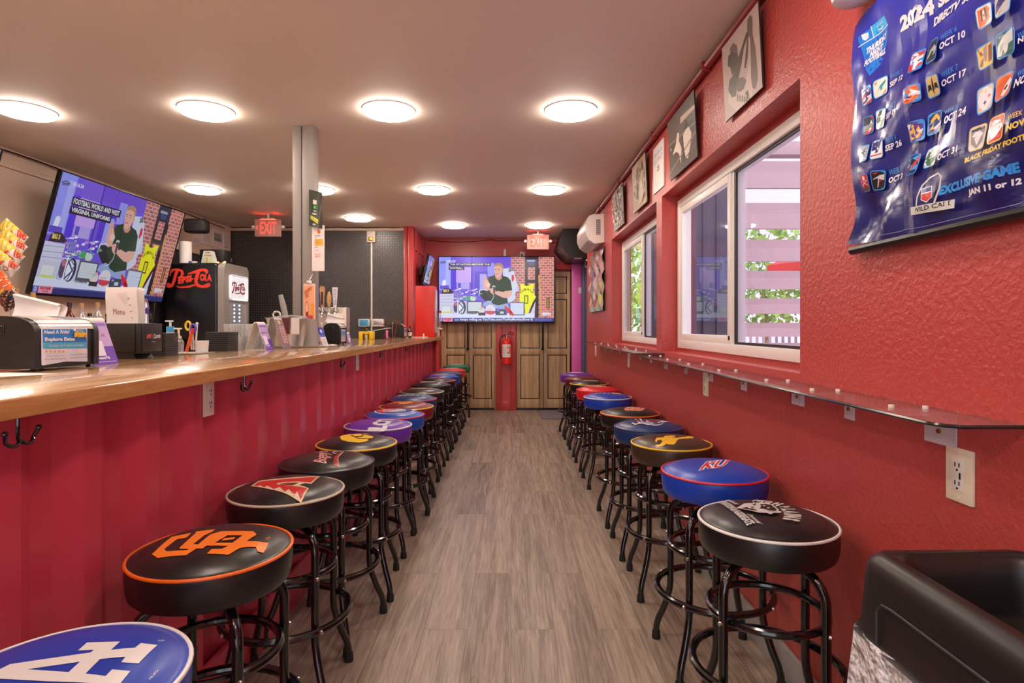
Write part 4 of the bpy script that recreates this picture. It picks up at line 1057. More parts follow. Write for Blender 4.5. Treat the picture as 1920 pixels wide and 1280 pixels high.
def d_sepia(p):
    p.rect(0, 0, 1, 1, (192, 164, 132)); p.poly([(0, .75), (.4, .8), (.5, 1), (0, 1)], (216, 196, 172))
    rnd = random.Random(5)
    for k in range(34):
        x, y = rnd.uniform(.05, .9), rnd.uniform(.1, .75); p.poly([(x, y), (x+rnd.uniform(.03, .1), y+.02), (x+.06, y+rnd.uniform(.05, .18)), (x-.02, y+.08)], rnd.choice([(96, 72, 54), (120, 94, 72), (214, 192, 164)]))
    p.poly([(.45, .1), (.55, .5), (.75, .55), (.8, .2), (.7, .08)], (206, 180, 146)); p.ell(.78, .8, .04, .09, (90, 70, 56)); p.rect(0, 0, 1, .07, (200, 170, 132))
def d_crowd(p):
    p.rect(0, 0, 1, 1, (150, 136, 126)); rnd = random.Random(9)
    for k in range(130):
        x, y = rnd.uniform(0, .94), rnd.uniform(.03, .93); p.poly([(x, y), (x+.05, y+.01), (x+.04, y+rnd.uniform(.03, .08)), (x-.01, y+.05)], rnd.choice([(70, 58, 52), (206, 194, 186), (110, 96, 88), (230, 222, 214)]))
def d_occ(p):
    p.rect(0, 0, 1, 1, (236, 230, 228)); c = (120, 112, 120)
    p.text('MAXIMUM', (.14, .76), (.86, .76), (.14, .86), c, bold=-.01); p.text('OCCUPANCY', (.08, .62), (.92, .62), (.08, .72), c, bold=-.01); p.text('25', (.4, .42), (.62, .42), (.4, .54), (50, 46, 50), bold=.02); p.ell(.3, .16, .04, .03, (220, 190, 120)); p.line([(.38, .15), (.62, .15)], .01, (180, 190, 170))
def wall_things():
    photo('black and white photo of a player with both arms raised, nearest on the right wall', 'k', 2.66, 2.27, 2.168, 2.496, .948, .965, d_arms)
    photo('dark black and white sports photo between the raised-arms photo and the occupancy sign', 'k', 3.58, 3.06, 2.13, 2.475, .945, .965, d_dark)
    photo('white maximum occupancy 25 sign on the right wall', 'w', 4.06, 3.79, 2.152, 2.46, .976, .978, d_occ, 'occupancy_sign', 'sign')
    photo('sepia brown vintage photo past the occupancy sign', 'k', 4.643, 4.19, 2.133, 2.487, .95, .965, d_sepia)
    photo('grey crowd photo farthest along the top of the right wall', 'k', 5.53, 5.04, 2.132, 2.48, .95, .965, d_crowd)
    # mini split air conditioner
    t = thing('air_conditioner', 'white wall air conditioner high on the right wall near the far end', 'air conditioner', (WR, 6.65, 2.13))
    prof = [(WR-.001, 2.14), (WR-.10, 2.125), (WR-.165, 2.17), (WR-.195, 2.24), (WR-.195, 2.34), (WR-.165, 2.415), (WR-.12, 2.435), (WR-.001, 2.44)]
    MB().prism([(a, c) for a, c in prof], 'y', 6.25, 7.06).build('housing', 'white_plastic', t, angle=50)
    MB().box(WR-.1985, WR-.194, 6.27, 7.04, 2.245, 2.335, .002).build('front_panel', 'white_plastic', t)
    MB().prism([(WR-.11, 2.124), (WR-.168, 2.166), (WR-.171, 2.162), (WR-.113, 2.119)], 'y', 6.3, 7.0).build('louvre', 'steel_brushed', t)
    p = Pic(); p.rect(0, 0, 1, 1, (120, 112, 116))
    for k in range(7): p.rect(.1, .08+k*.13, .9, .12+k*.13, (200, 196, 198), same=k > 0)
    p.build('rating_label', lambda u, v, e: (WR-.085+u*.045, 6.249-e, 2.22+v*.16), 'print', t)
    # crumpled foil-wrapped poster
    t = thing('wrapped_poster', 'crumpled poster in clear film on the right wall below the air conditioner', 'poster', (WR, 6.7, 1.42))
    p = Pic(); p.rect(0, 0, 1, 1, (190, 150, 150)); p.poly([(.2, .1), (.45, .9), (.7, .9), (.62, .5), (.5, .3)], (220, 200, 206)); p.poly([(.62, .1), (.9, .1), (.9, .5), (.75, .4)], (196, 206, 90)); p.poly([(.05, .3), (.2, .9), (.3, .5), (.2, .1)], (150, 120, 160)); p.poly([(.5, .75), (.7, .7), (.65, .85)], (196, 50, 60)); p.poly([(.75, .5), (.95, .5), (.95, .9), (.8, .9)], (214, 170, 160)); p.poly([(.3, .05), (.45, .25), (.55, .05)], (150, 70, 60)); p.rect(0, 0, 1, .08, (150, 170, 160)); p.poly([(.0, .1), (.1, .1), (.08, .95), (0, .95)], (216, 196, 176))
    p.build('print', lambda u, v, e: (WR-.022-.016*math.sin(v*19+u*7)*math.sin(u*9+v*3)-e, 7.22-u*1.05, 1.42+v*(.67+.02*math.sin(u*5))), 'print_gloss', t, maxlen=.05)
    MB().box(WR-.01, WR-.0005, 6.17, 7.22, 1.42, 2.09).build('backing_board', 'charcoal', t)
    # black duct box, security camera
    t = thing('duct_box', 'black chamfered duct box under the ceiling at the far right', 'duct', (.9, 8.4, 2.2))
    MB().prism([(.70, 2.563), (.64, 2.36), (.80, 2.18), (1.064, 2.18), (1.064, 2.563)], 'y', 7.95, YF-.001).build('housing', 'black_plastic', t, angle=20)
    MB().box(.86, .96, 8.0, 8.06, 2.168, 2.18, .002).build('vent', 'white_plastic', t)
    t = thing('security_camera', 'small black dome camera at the far end of the right wall', 'camera', (1.02, 7.75, 2.08))
    MB().cyl((1.0645, 7.75, 2.1), (1.03, 7.75, 2.1), .05, seg=20).build('base', 'black_plastic', t)
    MB().ball((1.02, 7.75, 2.1), .055, 16, 10).build('dome', 'tube_black', t)
    MB().tube([(1.03, 7.72, 2.04), (.98, 7.70, 2.02), (.96, 7.7, 2.05)], .008, 8).build('cable', 'steel', t)
    t = thing('light_switch', 'small white switch on the far door jamb tinted with pink light', 'switch', (1.03, 8.79, 1.78))
    MB().box(1.005, 1.045, 8.785, 8.7995, 1.74, 1.83, .003).build('cover_plate', 'white_plastic', t); MB().box(1.015, 1.03, 8.781, 8.785, 1.77, 1.80, .001).build('rocker', 'ivory', t)
    # sensor + box on far wall
    t = thing('door_sensor', 'slim white sensor strip above the far television', 'sensor', (-.09, YF, 2.30))
    MB().box(-.11, -.07, YF-.03, YF-.0005, 2.30, 2.41, .008).build('housing', 'white_plastic', t)
    t = thing('wall_box', 'grey plate with green plant sticker left of the right exit sign', 'panel', (.18, YF, 2.25))
    MB().box(.135, .21, YF-.012, YF-.0005, 2.245, 2.37, .003).build('cover_plate', 'cream', t)
    p = Pic(); p.ell(.5, .3, .3, .2, (70, 130, 60)); p.ell(.4, .6, .15, .2, (40, 60, 40)); p.build('sticker', lambda u, v, e: (.135+u*.075, YF-.0125-e, 2.245+v*.125), 'print', t)
    t = thing('cable', 'thin dark cable looping below the ceiling on the far red wall', 'cable', (0, YF, 2.5))
    MB().tube([(-1.25+i*.12, YF-.012, 2.545-.03*math.sin(i*.42)-(.03 if i > 8 else 0)) for i in range(17)], .005, 6).build('wire', 'tube_black', t)
    # white rounded fixture at top right
    t = thing('wall_fixture', 'white rounded fixture cut by the top picture edge above the football banner', 'fixture', (.93, 1.6, 2.13))
    MB().lathe([(0, 0), (.035, .002), (.05, .012), (.055, .03), (.055, .075), (0, .075)], (.925, 1.6, 2.122), 28).build('housing', 'white_plastic', t)
    MB().box(.93, WR-.0005, 1.57, 1.63, 2.15, 2.19, .003).build('wall_bracket', 'white_plastic', t)
    # ---- banner
    banner()
    # emergency fixture + conduit
    t = thing('alarm_strobe', 'cream alarm box with a brass strobe at the top of the black plate wall', 'alarm', (-1.84, 7.83, 2.37))
    MB().box(-1.90, -1.785, 7.79, 7.8315, 2.36, 2.51, .01).build('housing', 'cream', t); MB().box(-1.872, -1.815, 7.77, 7.79, 2.375, 2.425, .006).build('strobe', 'brass', t)
    t = thing('conduit', 'long white vertical conduit running down the black plate wall', 'pipe', (-1.84, 7.82, 1.0))
    MB().box(-1.85, -1.828, 7.808, 7.8315, 1.2, 2.358, .003).build('cover', 'white_plastic', t)
    # exit signs
    for (lab, x, y, z1, arrow) in (('red lit exit sign with a left arrow, hanging above the black plate wall', -2.83, 6.9, 2.495, True), ('red lit exit sign hanging above the far television', .37, 8.12, 2.505, False)):
        t = thing('exit_sign', lab, 'exit sign', (x, y, z1), 'exit signs')
        w_, h = .30, .20
        MB().box(x-w_/2, x+w_/2, y-.02, y+.02, z1-h, z1, .008).build('housing', 'exit_face', t)
        MB().box(x-.07, x+.07, y-.025, y+.025, z1+.001, z1+.014, .003).cyl((x, y, z1+.014), (x, y, CEIL-.001), .012).build('bracket', 'white_plastic', t)
        p = Pic(); k = .07 if arrow else 0
        p.text('EXIT', (.15+k, .16), (.82+k*.5, .16), (.15+k, .86), (255, 70, 50), bold=.012)
        if arrow: p.line([(.12, .62), (.06, .52), (.12, .42)], .035, (255, 70, 50))
        o = p.build('letters', lambda u, v, e: (x-w_/2+u*w_, y-.0208-e, z1-h+v*h), 'exit_glow', t)
        MB().box(x-.10, x+.10, y-.012, y+.012, z1+.0002, z1+.0009).build('lamp_strip', 'exit_glow_top', t)
        for s in (-1, 1): MB().ball((x+s*(w_/2+.022), y, z1-.085), .024, 12, 8, (1, .8, .9)).cyl((x+s*w_/2, y, z1-.085), (x+s*(w_/2+.02), y, z1-.085), .012).build('lamp_head', 'white_plastic', t)

def banner():
    t = thing('football_banner', 'glossy blue football schedule banner on the right wall near the viewer', 'banner', (WR, 1.2, 1.45))
    p = Pic()
    X = .972
    q = lambda px, py: (lambda r: (r.y, r.z))(Px(px, py, X-.016))
    p.tf = None
    blue, navy = (54, 60, 190), (36, 36, 104)
    yl, yr, z0, z1 = 1.672, .62, 1.472, 2.105
    def vtx(y, z): return (y, z)
    p.tf = lambda a, b_: (a, b_)
    n = 14
    for k in range(n):       # printed blue-to-navy ground
        a, b_ = z0+(z1-z0)*k/n, z0+(z1-z0)*(k+1)/n; f = min(1, max(0, (k+.5)/n*1.15-.1))
        c = tuple(navy[i]+(blue[i]-navy[i])*f for i in range(3)); p.poly([(yl, a), (yr, a), (yr, b_), (yl, b_)], c, same=k > 0)
    p.tf = q
    w_, lb, ye = (232, 230, 240), (60, 150, 235), (240, 200, 70)
    def Z(crop, u, v):      # crop helpers -> pixels
        ox, oy, s = crop; return (ox+u/s, oy+v/s)
    A, B_, C_, D_ = (1590, 0, 6.4), (1750, 0, 6.4), (1590, 200, 4.741), (1750, 200, 5.818)
    def T(s, crop, a, b_, c, col, **k): p.text(s, Z(crop, *a), Z(crop, *b_), Z(crop, *c), col, **k)
    def tile(crop, pts, ground, edge=lb):
        pp = [Z(crop, *a) for a in pts]; cx = sum(a[0] for a in pp)/4; cy = sum(a[1] for a in pp)/4
        # rounded corners: cut each corner
        def rnd(P, f):
            o = []
            for i in range(4):
                a, b2, c2 = P[i-1], P[i], P[(i+1) % 4]
                o += [(b2[0]+(a[0]-b2[0])*f, b2[1]+(a[1]-b2[1])*f), (b2[0]+(a[0]-b2[0])*f*.3+(c2[0]-b2[0])*f*.3, b2[1]+(a[1]-b2[1])*f*.3+(c2[1]-b2[1])*f*.3), (b2[0]+(c2[0]-b2[0])*f, b2[1]+(c2[1]-b2[1])*f)]
            return o
        p.poly(rnd(pp, .16), edge); p.poly(rnd([(cx+(a[0]-cx)*.9, cy+(a[1]-cy)*.9) for a in pp], .14), ground)
        def M(u, v):      # unit square in tile -> px, v up
            bl, br, tr, tl = pp
            return (bl[0]*(1-u)*(1-v)+br[0]*u*(1-v)+tr[0]*u*v+tl[0]*(1-u)*v, bl[1]*(1-u)*(1-v)+br[1]*u*(1-v)+tr[1]*u*v+tl[1]*(1-u)*v)
        return M
    def shp(M, pts, c): p.poly([M(*a) for a in pts], c)
    # shield badge
    p.poly([Z(A, *a) for a in [(105, 430), (235, 330), (240, 305), (400, 180), (450, 290), (430, 500), (380, 760), (270, 900), (205, 820), (165, 660)]], (36, 128, 226))
    p.poly([Z(A, *a) for a in [(250, 300), (400, 182), (445, 285), (255, 430)]], (60, 176, 236)); p.line([Z(A, 115, 552), Z(A, 452, 292)], 1.3, w_); p.line([Z(A, 243, 305), Z(A, 256, 440)], 1.1, w_)
    p.poly([Z(A, *a) for a in [(150, 400), (215, 375), (215, 440), (185, 475), (160, 460)]], w_); p.line([Z(A, 310, 350), Z(A, 350, 340), Z(A, 372, 300)], 1.6, w_); T('prime', A, (300, 330), (370, 270), (300, 300), w_)
    T('THURSDAY', A, (190, 650), (425, 450), (195, 570), w_, bold=.06); T('NIGHT', A, (232, 690), (375, 590), (235, 610), w_, bold=.06); T('FOOTBALL', A, (180, 790), (420, 640), (190, 715), w_, bold=.06)
    T('2024', A, (625, 395), (965, 160), (635, 205), w_, bold=.06); T('SEASON', A, (1010, 110), (1800, -420), (1020, -60), w_, bold=.06)
    T('DIRECTV', A, (955, 325), (1325, 100), (960, 215), w_, bold=.05); T('SCHEDULE', B_, (340, 60), (800, -240), (345, -40), w_, bold=.05)
    # column 1
    M = tile(A, [(175, 1275), (290, 1215), (298, 990), (165, 1060)], (232, 228, 236)); shp(M, [(.08, .1), (.5, .15), (.95, .5), (.95, .8), (.6, .95), (.1, .7), (.5, .7), (.1, .45)], (36, 54, 140)); shp(M, [(.05, .5), (.85, .68), (.9, .58), (.1, .36)], (214, 52, 52)); shp(M, [(.3, .05), (.95, .2), (.95, .1), (.7, .03)], (214, 52, 52))
    M = tile(A, [(305, 1195), (440, 1115), (455, 890), (315, 970)], (236, 236, 230)); shp(M, [(.2, .2), (.45, .6), (.9, .85), (.75, .5), (.5, .3), (.45, .5)], (20, 150, 150)); shp(M, [(.08, .8), (.3, .92), (.2, .7)], (236, 130, 60)); shp(M, [(.6, .1), (.9, .3), (.9, .12)], (236, 130, 60))
    T('WEEK 2', A, (480, 945), (628, 875), (485, 895), lb); T('SEP 12', A, (468, 1052), (650, 950), (475, 985), w_, bold=.03)
    M = tile(C_, [(128, 262), (205, 232), (208, 65), (122, 95)], (40, 46, 74)); shp(M, [(.1, .05), (.5, .3), (.9, .35), (.9, .15), (.4, .02)], (206, 50, 60)); shp(M, [(.6, .5), (.75, .75), (.9, .5), (.75, .55)], w_); shp(M, [(.5, .1), (.6, .35), (.8, .3)], w_); shp(M, [(.6, .9), (.95, .95), (.95, .8)], (206, 50, 60))
    M = tile(C_, [(225, 210), (318, 180), (322, 2), (225, 35)], (236, 236, 236)); shp(M, [(.05, .5), (.2, .1), (.6, .06), (.92, .3), (.92, .7), (.7, .94), (.3, .92)], (26, 100, 62)); p.text('JETS', M(.1, .38), M(.92, .42), M(.14, .66), w_, bold=.06)
    T('WEEK 3', C_, (342, 35), (460, 2), (346, -20), lb); T('SEP 19', C_, (340, 115), (468, 60), (345, 65), w_, bold=.03)
    M = tile(C_, [(125, 522), (205, 490), (205, 335), (115, 360)], (150, 170, 186)); star = [(.5+.46*math.sin(a*PI/5)*(1 if a % 2 == 0 else .42), .5+.46*math.cos(a*PI/5)*(1 if a % 2 == 0 else .42)) for a in range(10)]; shp(M, star, w_); shp(M, [(.5+(u-.5)*.78, .5+(v-.5)*.78) for u, v in star], (24, 34, 74))
    M = tile(C_, [(228, 485), (320, 450), (322, 280), (228, 310)], (232, 230, 236)); p.text('ny', M(.08, .3), M(.92, .34), M(.08, .9), (36, 44, 120), bold=.1); shp(M, [(.08, .22), (.9, .26), (.9, .2), (.08, .15)], (206, 50, 50))
    T('WEEK 4', C_, (342, 325), (440, 295), (346, 275), lb); T('SEP 26', C_, (338, 400), (474, 345), (342, 345), w_, bold=.03)
    M = tile(C_, [(130, 792), (205, 765), (212, 605), (125, 630)], (196, 50, 44)); M_ = M; shp(M, [(.05, .05), (.95, .05), (.95, .25), (.05, .3)], (90, 80, 80)); shp(M, [(.4, .75), (.5, .88), (.66, .86), (.72, .7), (.6, .6), (.45, .62)], w_); p.line([M(.25, .35), M(.85, .62)], 1.1, w_); p.line([M(.25, .6), M(.85, .35)], 1.1, w_)
    M = tile(C_, [(225, 762), (312, 735), (328, 560), (235, 580)], (30, 28, 30)); shp(M, [(.4, .1), (.5, .6), (.1, .55), (.6, .75), (.92, .8), (.9, .5), (.55, .55), (.5, .2)], (200, 196, 198)); shp(M, [(.5, .2), (.56, .5), (.8, .52), (.6, .4)], (176, 30, 40)); shp(M, [(.1, .85), (.5, .93), (.4, .8)], (176, 30, 40))
    T('WEEK 5', C_, (344, 608), (448, 575), (348, 560), lb); T('OCT 3', C_, (338, 682), (468, 640), (342, 630), w_, bold=.03)
    # column 2
    M = tile(A, [(800, 895), (940, 810), (955, 565), (790, 650)], (206, 58, 50)); p.text('S', M(.1, .38), M(.7, .4), M(.12, .92), w_, bold=.08); p.text('F', M(.38, .08), M(.9, .12), M(.4, .66), w_, bold=.08)
    M = tile(B_, [(-35, 785), (118, 700), (130, 430), (-25, 500)], (46, 50, 66)); shp(M, [(.05, .2), (.3, .55), (.75, .7), (.98, .5), (.85, .3), (.6, .25), (.8, .4), (.5, .45), (.3, .25)], (176, 182, 190)); shp(M, [(.3, .42), (.5, .52), (.6, .44), (.4, .38)], (120, 196, 80))
    T('WEEK 6', B_, (172, 492), (358, 370), (178, 425), lb); T('OCT 10', B_, (165, 605), (438, 440), (170, 520), w_, bold=.03)
    M = tile(A, [(780, 1275), (925, 1200), (938, 985), (770, 1060)], (230, 110, 60)); shp(M, [(.02, .45), (.2, .7), (.5, .78), (.98, .5), (.95, .35), (.7, .4), (.5, .2), (.3, .3), (.15, .25)], w_); shp(M, [(.1, .38), (.4, .42), (.6, .3), (.3, .32)], (40, 50, 110))
    M = tile(B_, [(-42, 1200), (100, 1130), (112, 870), (-30, 930)], (206, 180, 120)); shp(M, [(.5, .05), (.42, .5), (.5, .98), (.58, .5)], (34, 30, 34)); shp(M, [(.1, .3), (.15, .6), (.35, .6), (.42, .3), (.3, .4)], (34, 30, 34)); shp(M, [(.9, .3), (.85, .6), (.65, .6), (.58, .3), (.7, .4)], (34, 30, 34))
    T('WEEK 7', B_, (150, 935), (328, 830), (155, 870), lb); T('OCT 17', B_, (130, 1050), (400, 900), (138, 970), w_, bold=.03)
    M = tile(C_, [(575, 325), (672, 292), (680, 100), (570, 150)], (100, 60, 150)); shp(M, [(.15, .1), (.1, .6), (.4, .85), (.7, .7), (.85, .3), (.6, .15)], (236, 190, 90)); shp(M, [(.1, .6), (.05, .9), (.35, .88)], w_); shp(M, [(.6, .5), (.9, .55), (.8, .35)], w_)
    M = tile(D_, [(-90, 330), (62, 270), (85, 20), (-70, 90)], (40, 50, 130)); shp(M, [(.1, .1), (.2, .7), (.6, .92), (.85, .7), (.85, .5), (.6, .7), (.4, .6), (.4, .2)], (236, 190, 60)); shp(M, [(.4, .3), (.98, .45), (.98, .35), (.5, .18)], w_)
    T('WEEK 8', D_, (120, 85), (285, 15), (124, 40), lb); T('OCT 24', D_, (118, 195), (375, 80), (124, 110), w_, bold=.03)
    M = tile(C_, [(560, 625), (655, 590), (670, 405), (550, 450)], (34, 42, 70)); shp(M, [(.45, .1), (.95, .6), (.95, .9), (.8, .7), (.35, .05)], (206, 50, 60)); shp(M, [(.2, .35), (.3, .55), (.4, .35), (.3, .4)], w_)
    M = tile(D_, [(-75, 680), (60, 640), (78, 410), (-60, 470)], (236, 236, 236)); shp(M, [(.05, .5), (.2, .1), (.6, .06), (.92, .3), (.92, .7), (.7, .94), (.3, .92)], (26, 100, 62)); p.text('JETS', M(.1, .38), M(.92, .42), M(.14, .66), w_, bold=.06)
    T('WEEK 9', D_, (108, 485), (275, 410), (112, 430), lb); T('OCT 31', D_, (88, 595), (325, 495), (94, 520), w_, bold=.03)
    # column 3
    M = tile(B_, [(590, 380), (770, 260), (790, 5), (575, 110)], (236, 230, 226)); shp(M, [(.08, .06), (.55, .12), (.85, .3), (.78, .5), (.85, .7), (.7, .9), (.12, .86)], (232, 104, 40)); shp(M, [(.28, .3), (.36, .3), (.4, .8), (.3, .8)], (34, 30, 30)); shp(M, [(.6, .3), (.68, .4), (.62, .85), (.52, .85)], (34, 30, 30)); p.poly([M(.42, .58), M(.54, .6), M(.54, .74), M(.42, .72)], w_); p.poly([M(.42, .32), M(.54, .36), M(.54, .48), M(.42, .44)], w_)
    M = tile(B_, [(815, 240), (1000, 120), (1045, -140), (830, -20)], (196, 196, 206)); shp(M, [(.05, .2), (.4, .45), (.8, .7), (.9, .9), (.3, .9), (.1, .6)], (70, 50, 120)); shp(M, [(.2, .05), (.5, .3), (.3, .3)], (206, 160, 80))
    M = tile(B_, [(560, 860), (745, 765), (762, 465), (540, 590)], (236, 184, 50)); shp(M, [(.08, .15), (.25, .5), (.1, .9), (.25, .92), (.4, .55), (.3, .1)], (110, 40, 30)); shp(M, [(.42, .25), (.38, .85), (.62, .95), (.6, .6), (.55, .3)], (110, 40, 30)); shp(M, [(.66, .2), (.7, .85), (.92, .9), (.9, .2)], (110, 40, 30))
    M = tile(B_, [(800, 735), (1020, 630), (1045, 305), (795, 430)], (24, 88, 84)); shp(M, [(.05, .12), (.1, .5), (.4, .8), (.9, .98), (.9, .5), (.7, .45), (.62, .2), (.5, .12), (.4, .35), (.3, .1)], (206, 210, 212)); shp(M, [(.2, .2), (.25, .5), (.5, .6), (.35, .35)], (130, 140, 140))
    M = tile(B_, [(560, 1400), (745, 1290), (765, 965), (540, 1075)], (206, 196, 190)); p.poly([M(.5+.42*math.cos(k*PI/10), .52+.42*math.sin(k*PI/10)) for k in range(20)], w_); 
    for (u, v, c) in ((.5, .78, (236, 190, 60)), (.72, .55, (206, 50, 50)), (.48, .36, (50, 60, 150))): shp(M, [(u, v+.12), (u+.03, v+.03), (u+.12, v), (u+.03, v-.03), (u, v-.12), (u-.03, v-.03), (u-.12, v), (u-.03, v+.03)], c)
    M = tile(B_, [(780, 1245), (990, 1130), (1030, 830), (790, 940)], (226, 120, 60)); shp(M, [(.08, .08), (.1, .6), (.4, .88), (.75, .85), (.95, .6), (.9, .3), (.6, .1)], (222, 92, 40)); shp(M, [(.4, .15), (.6, .5), (.85, .75), (.95, .6), (.85, .3), (.6, .1)], w_); shp(M, [(.55, .35), (.7, .5), (.8, .45), (.65, .3)], (70, 40, 30))
    M = tile(D_, [(465, 500), (640, 450), (660, 165), (455, 235)], (216, 214, 214), (226, 196, 110)); shp(M, [(.1, .85), (.5, .93), (.9, .85), (.85, .3), (.5, .06), (.15, .3)], (150, 148, 150)); shp(M, [(.18, .6), (.3, .5), (.5, .2), (.7, .5), (.82, .6), (.7, .75), (.3, .75)], w_); p.text('RAIDERS', M(.14, .78), M(.86, .8), M(.14, .88), (40, 38, 40), bold=.05)
    M = tile(D_, [(680, 425), (890, 350), (912, 55), (690, 130)], (206, 56, 50), (240, 196, 90)); shp(M, [(.05, .5), (.3, .85), (.75, .8), (.95, .5), (.6, .2), (.3, .15)], w_); p.text('KC', M(.16, .4), M(.8, .44), M(.2, .7), (206, 40, 46), bold=.08)
    T('BLACK FRIDAY FOOTBALL', D_, (438, 618), (1262, 300), (445, 560), ye, bold=.04); T('WEEK 13', D_, (950, 150), (1200, 60), (955, 90), ye); T('NOV 29', D_, (940, 275), (1260, 150), (945, 200), ye, bold=.04)
    T('WEEK 10', B_, (1080, 480), (1300, 340), (1085, 400), lb); T('NOV 7', B_, (1078, 530), (1340, 380), (1083, 460), w_, bold=.03); T('WEEK 11', B_, (1085, 930), (1300, 800), (1090, 860), lb); T('NOV 14', B_, (1060, 1062), (1400, 880), (1070, 950), w_, bold=.03)
    T('EXCLUSIVE GAME', D_, (150, 970), (975, 715), (160, 870), lb, bold=.06); T('JAN 11 or 12', D_, (470, 992), (965, 865), (478, 905), w_, bold=.05)
    # wild card badge
    p.poly([Z(C_, *a) for a in [(655, 965), (995, 900), (1000, 820), (655, 895)]], (206, 204, 200)); T('WILD CARD', C_, (672, 945), (985, 868), (674, 905), (50, 46, 50), bold=.02)
    arc = [Z(C_, *a) for a in [(705, 880), (715, 800), (750, 700), (810, 630), (880, 590), (905, 620), (890, 720), (850, 850)]]; p.line(arc, 2.6, (206, 204, 200))
    p.poly([Z(C_, *a) for a in [(750, 730), (790, 715), (835, 700), (838, 800), (795, 850), (752, 830)]], w_); p.poly([Z(C_, *a) for a in [(755, 780), (833, 755), (833, 800), (795, 842), (757, 825)]], (206, 60, 60)); p.poly([Z(C_, *a) for a in [(755, 735), (830, 708), (831, 745), (756, 770)]], (50, 60, 140))
    p.line([q_ for q_ in [(1632, 448), (1748, 424), (1920, 380)]], .9, (150, 150, 190))
    def crease(y, z):
        d = .006*math.sin(y*31+z*13)*math.sin(z*17-y*9)
        d += .012*math.exp(-((y-1.57)/.06)**2)*math.sin(z*24)
        d += .010*math.exp(-((z-1.53)/.05)**2)*math.sin(y*38+1)
        d += .010*math.exp(-((y-1.395)/.02)**2)
        d += .008*math.sin((y*1.0+z*2.6)*8.5)
        return d
    def edge(y, z):
        # uneven far edge
        k = max(0, (y-1.52)/.15)
        return y+k*(.012*math.sin(z*11+.6)-.010+.034*math.exp(-((z-1.475)/.035)**2)+.020*math.exp(-((z-2.09)/.05)**2)), z-k*.012*math.sin(z*7)
    def f(y, z, e):
        y2, z2 = edge(y, z); return (X-.012-crease(y, z)-e, y2, z2)
    p.build('print', f, 'print_gloss', t, eps=.00012, maxlen=.022, clip=[((1.672, 0), (1, 0)), ((.62, 0), (-1, 0)), ((0, 2.105), (0, 1)), ((0, 1.472), (0, -1))])
    MB().grid(lambda u, v: (lambda yy, zz: (X-.0105-crease(yy, zz), *edge(yy, zz)))(.62+1.052*u, 1.472+.633*v), 60, 40).build('film_backing', 'white_plastic', t)
    MB().tube([(X-.012, 1.665-.104*k, 1.463) for k in range(11)], .012, 8).build('hem', 'black_plastic', t)
BT = 1.1245      # bar top height
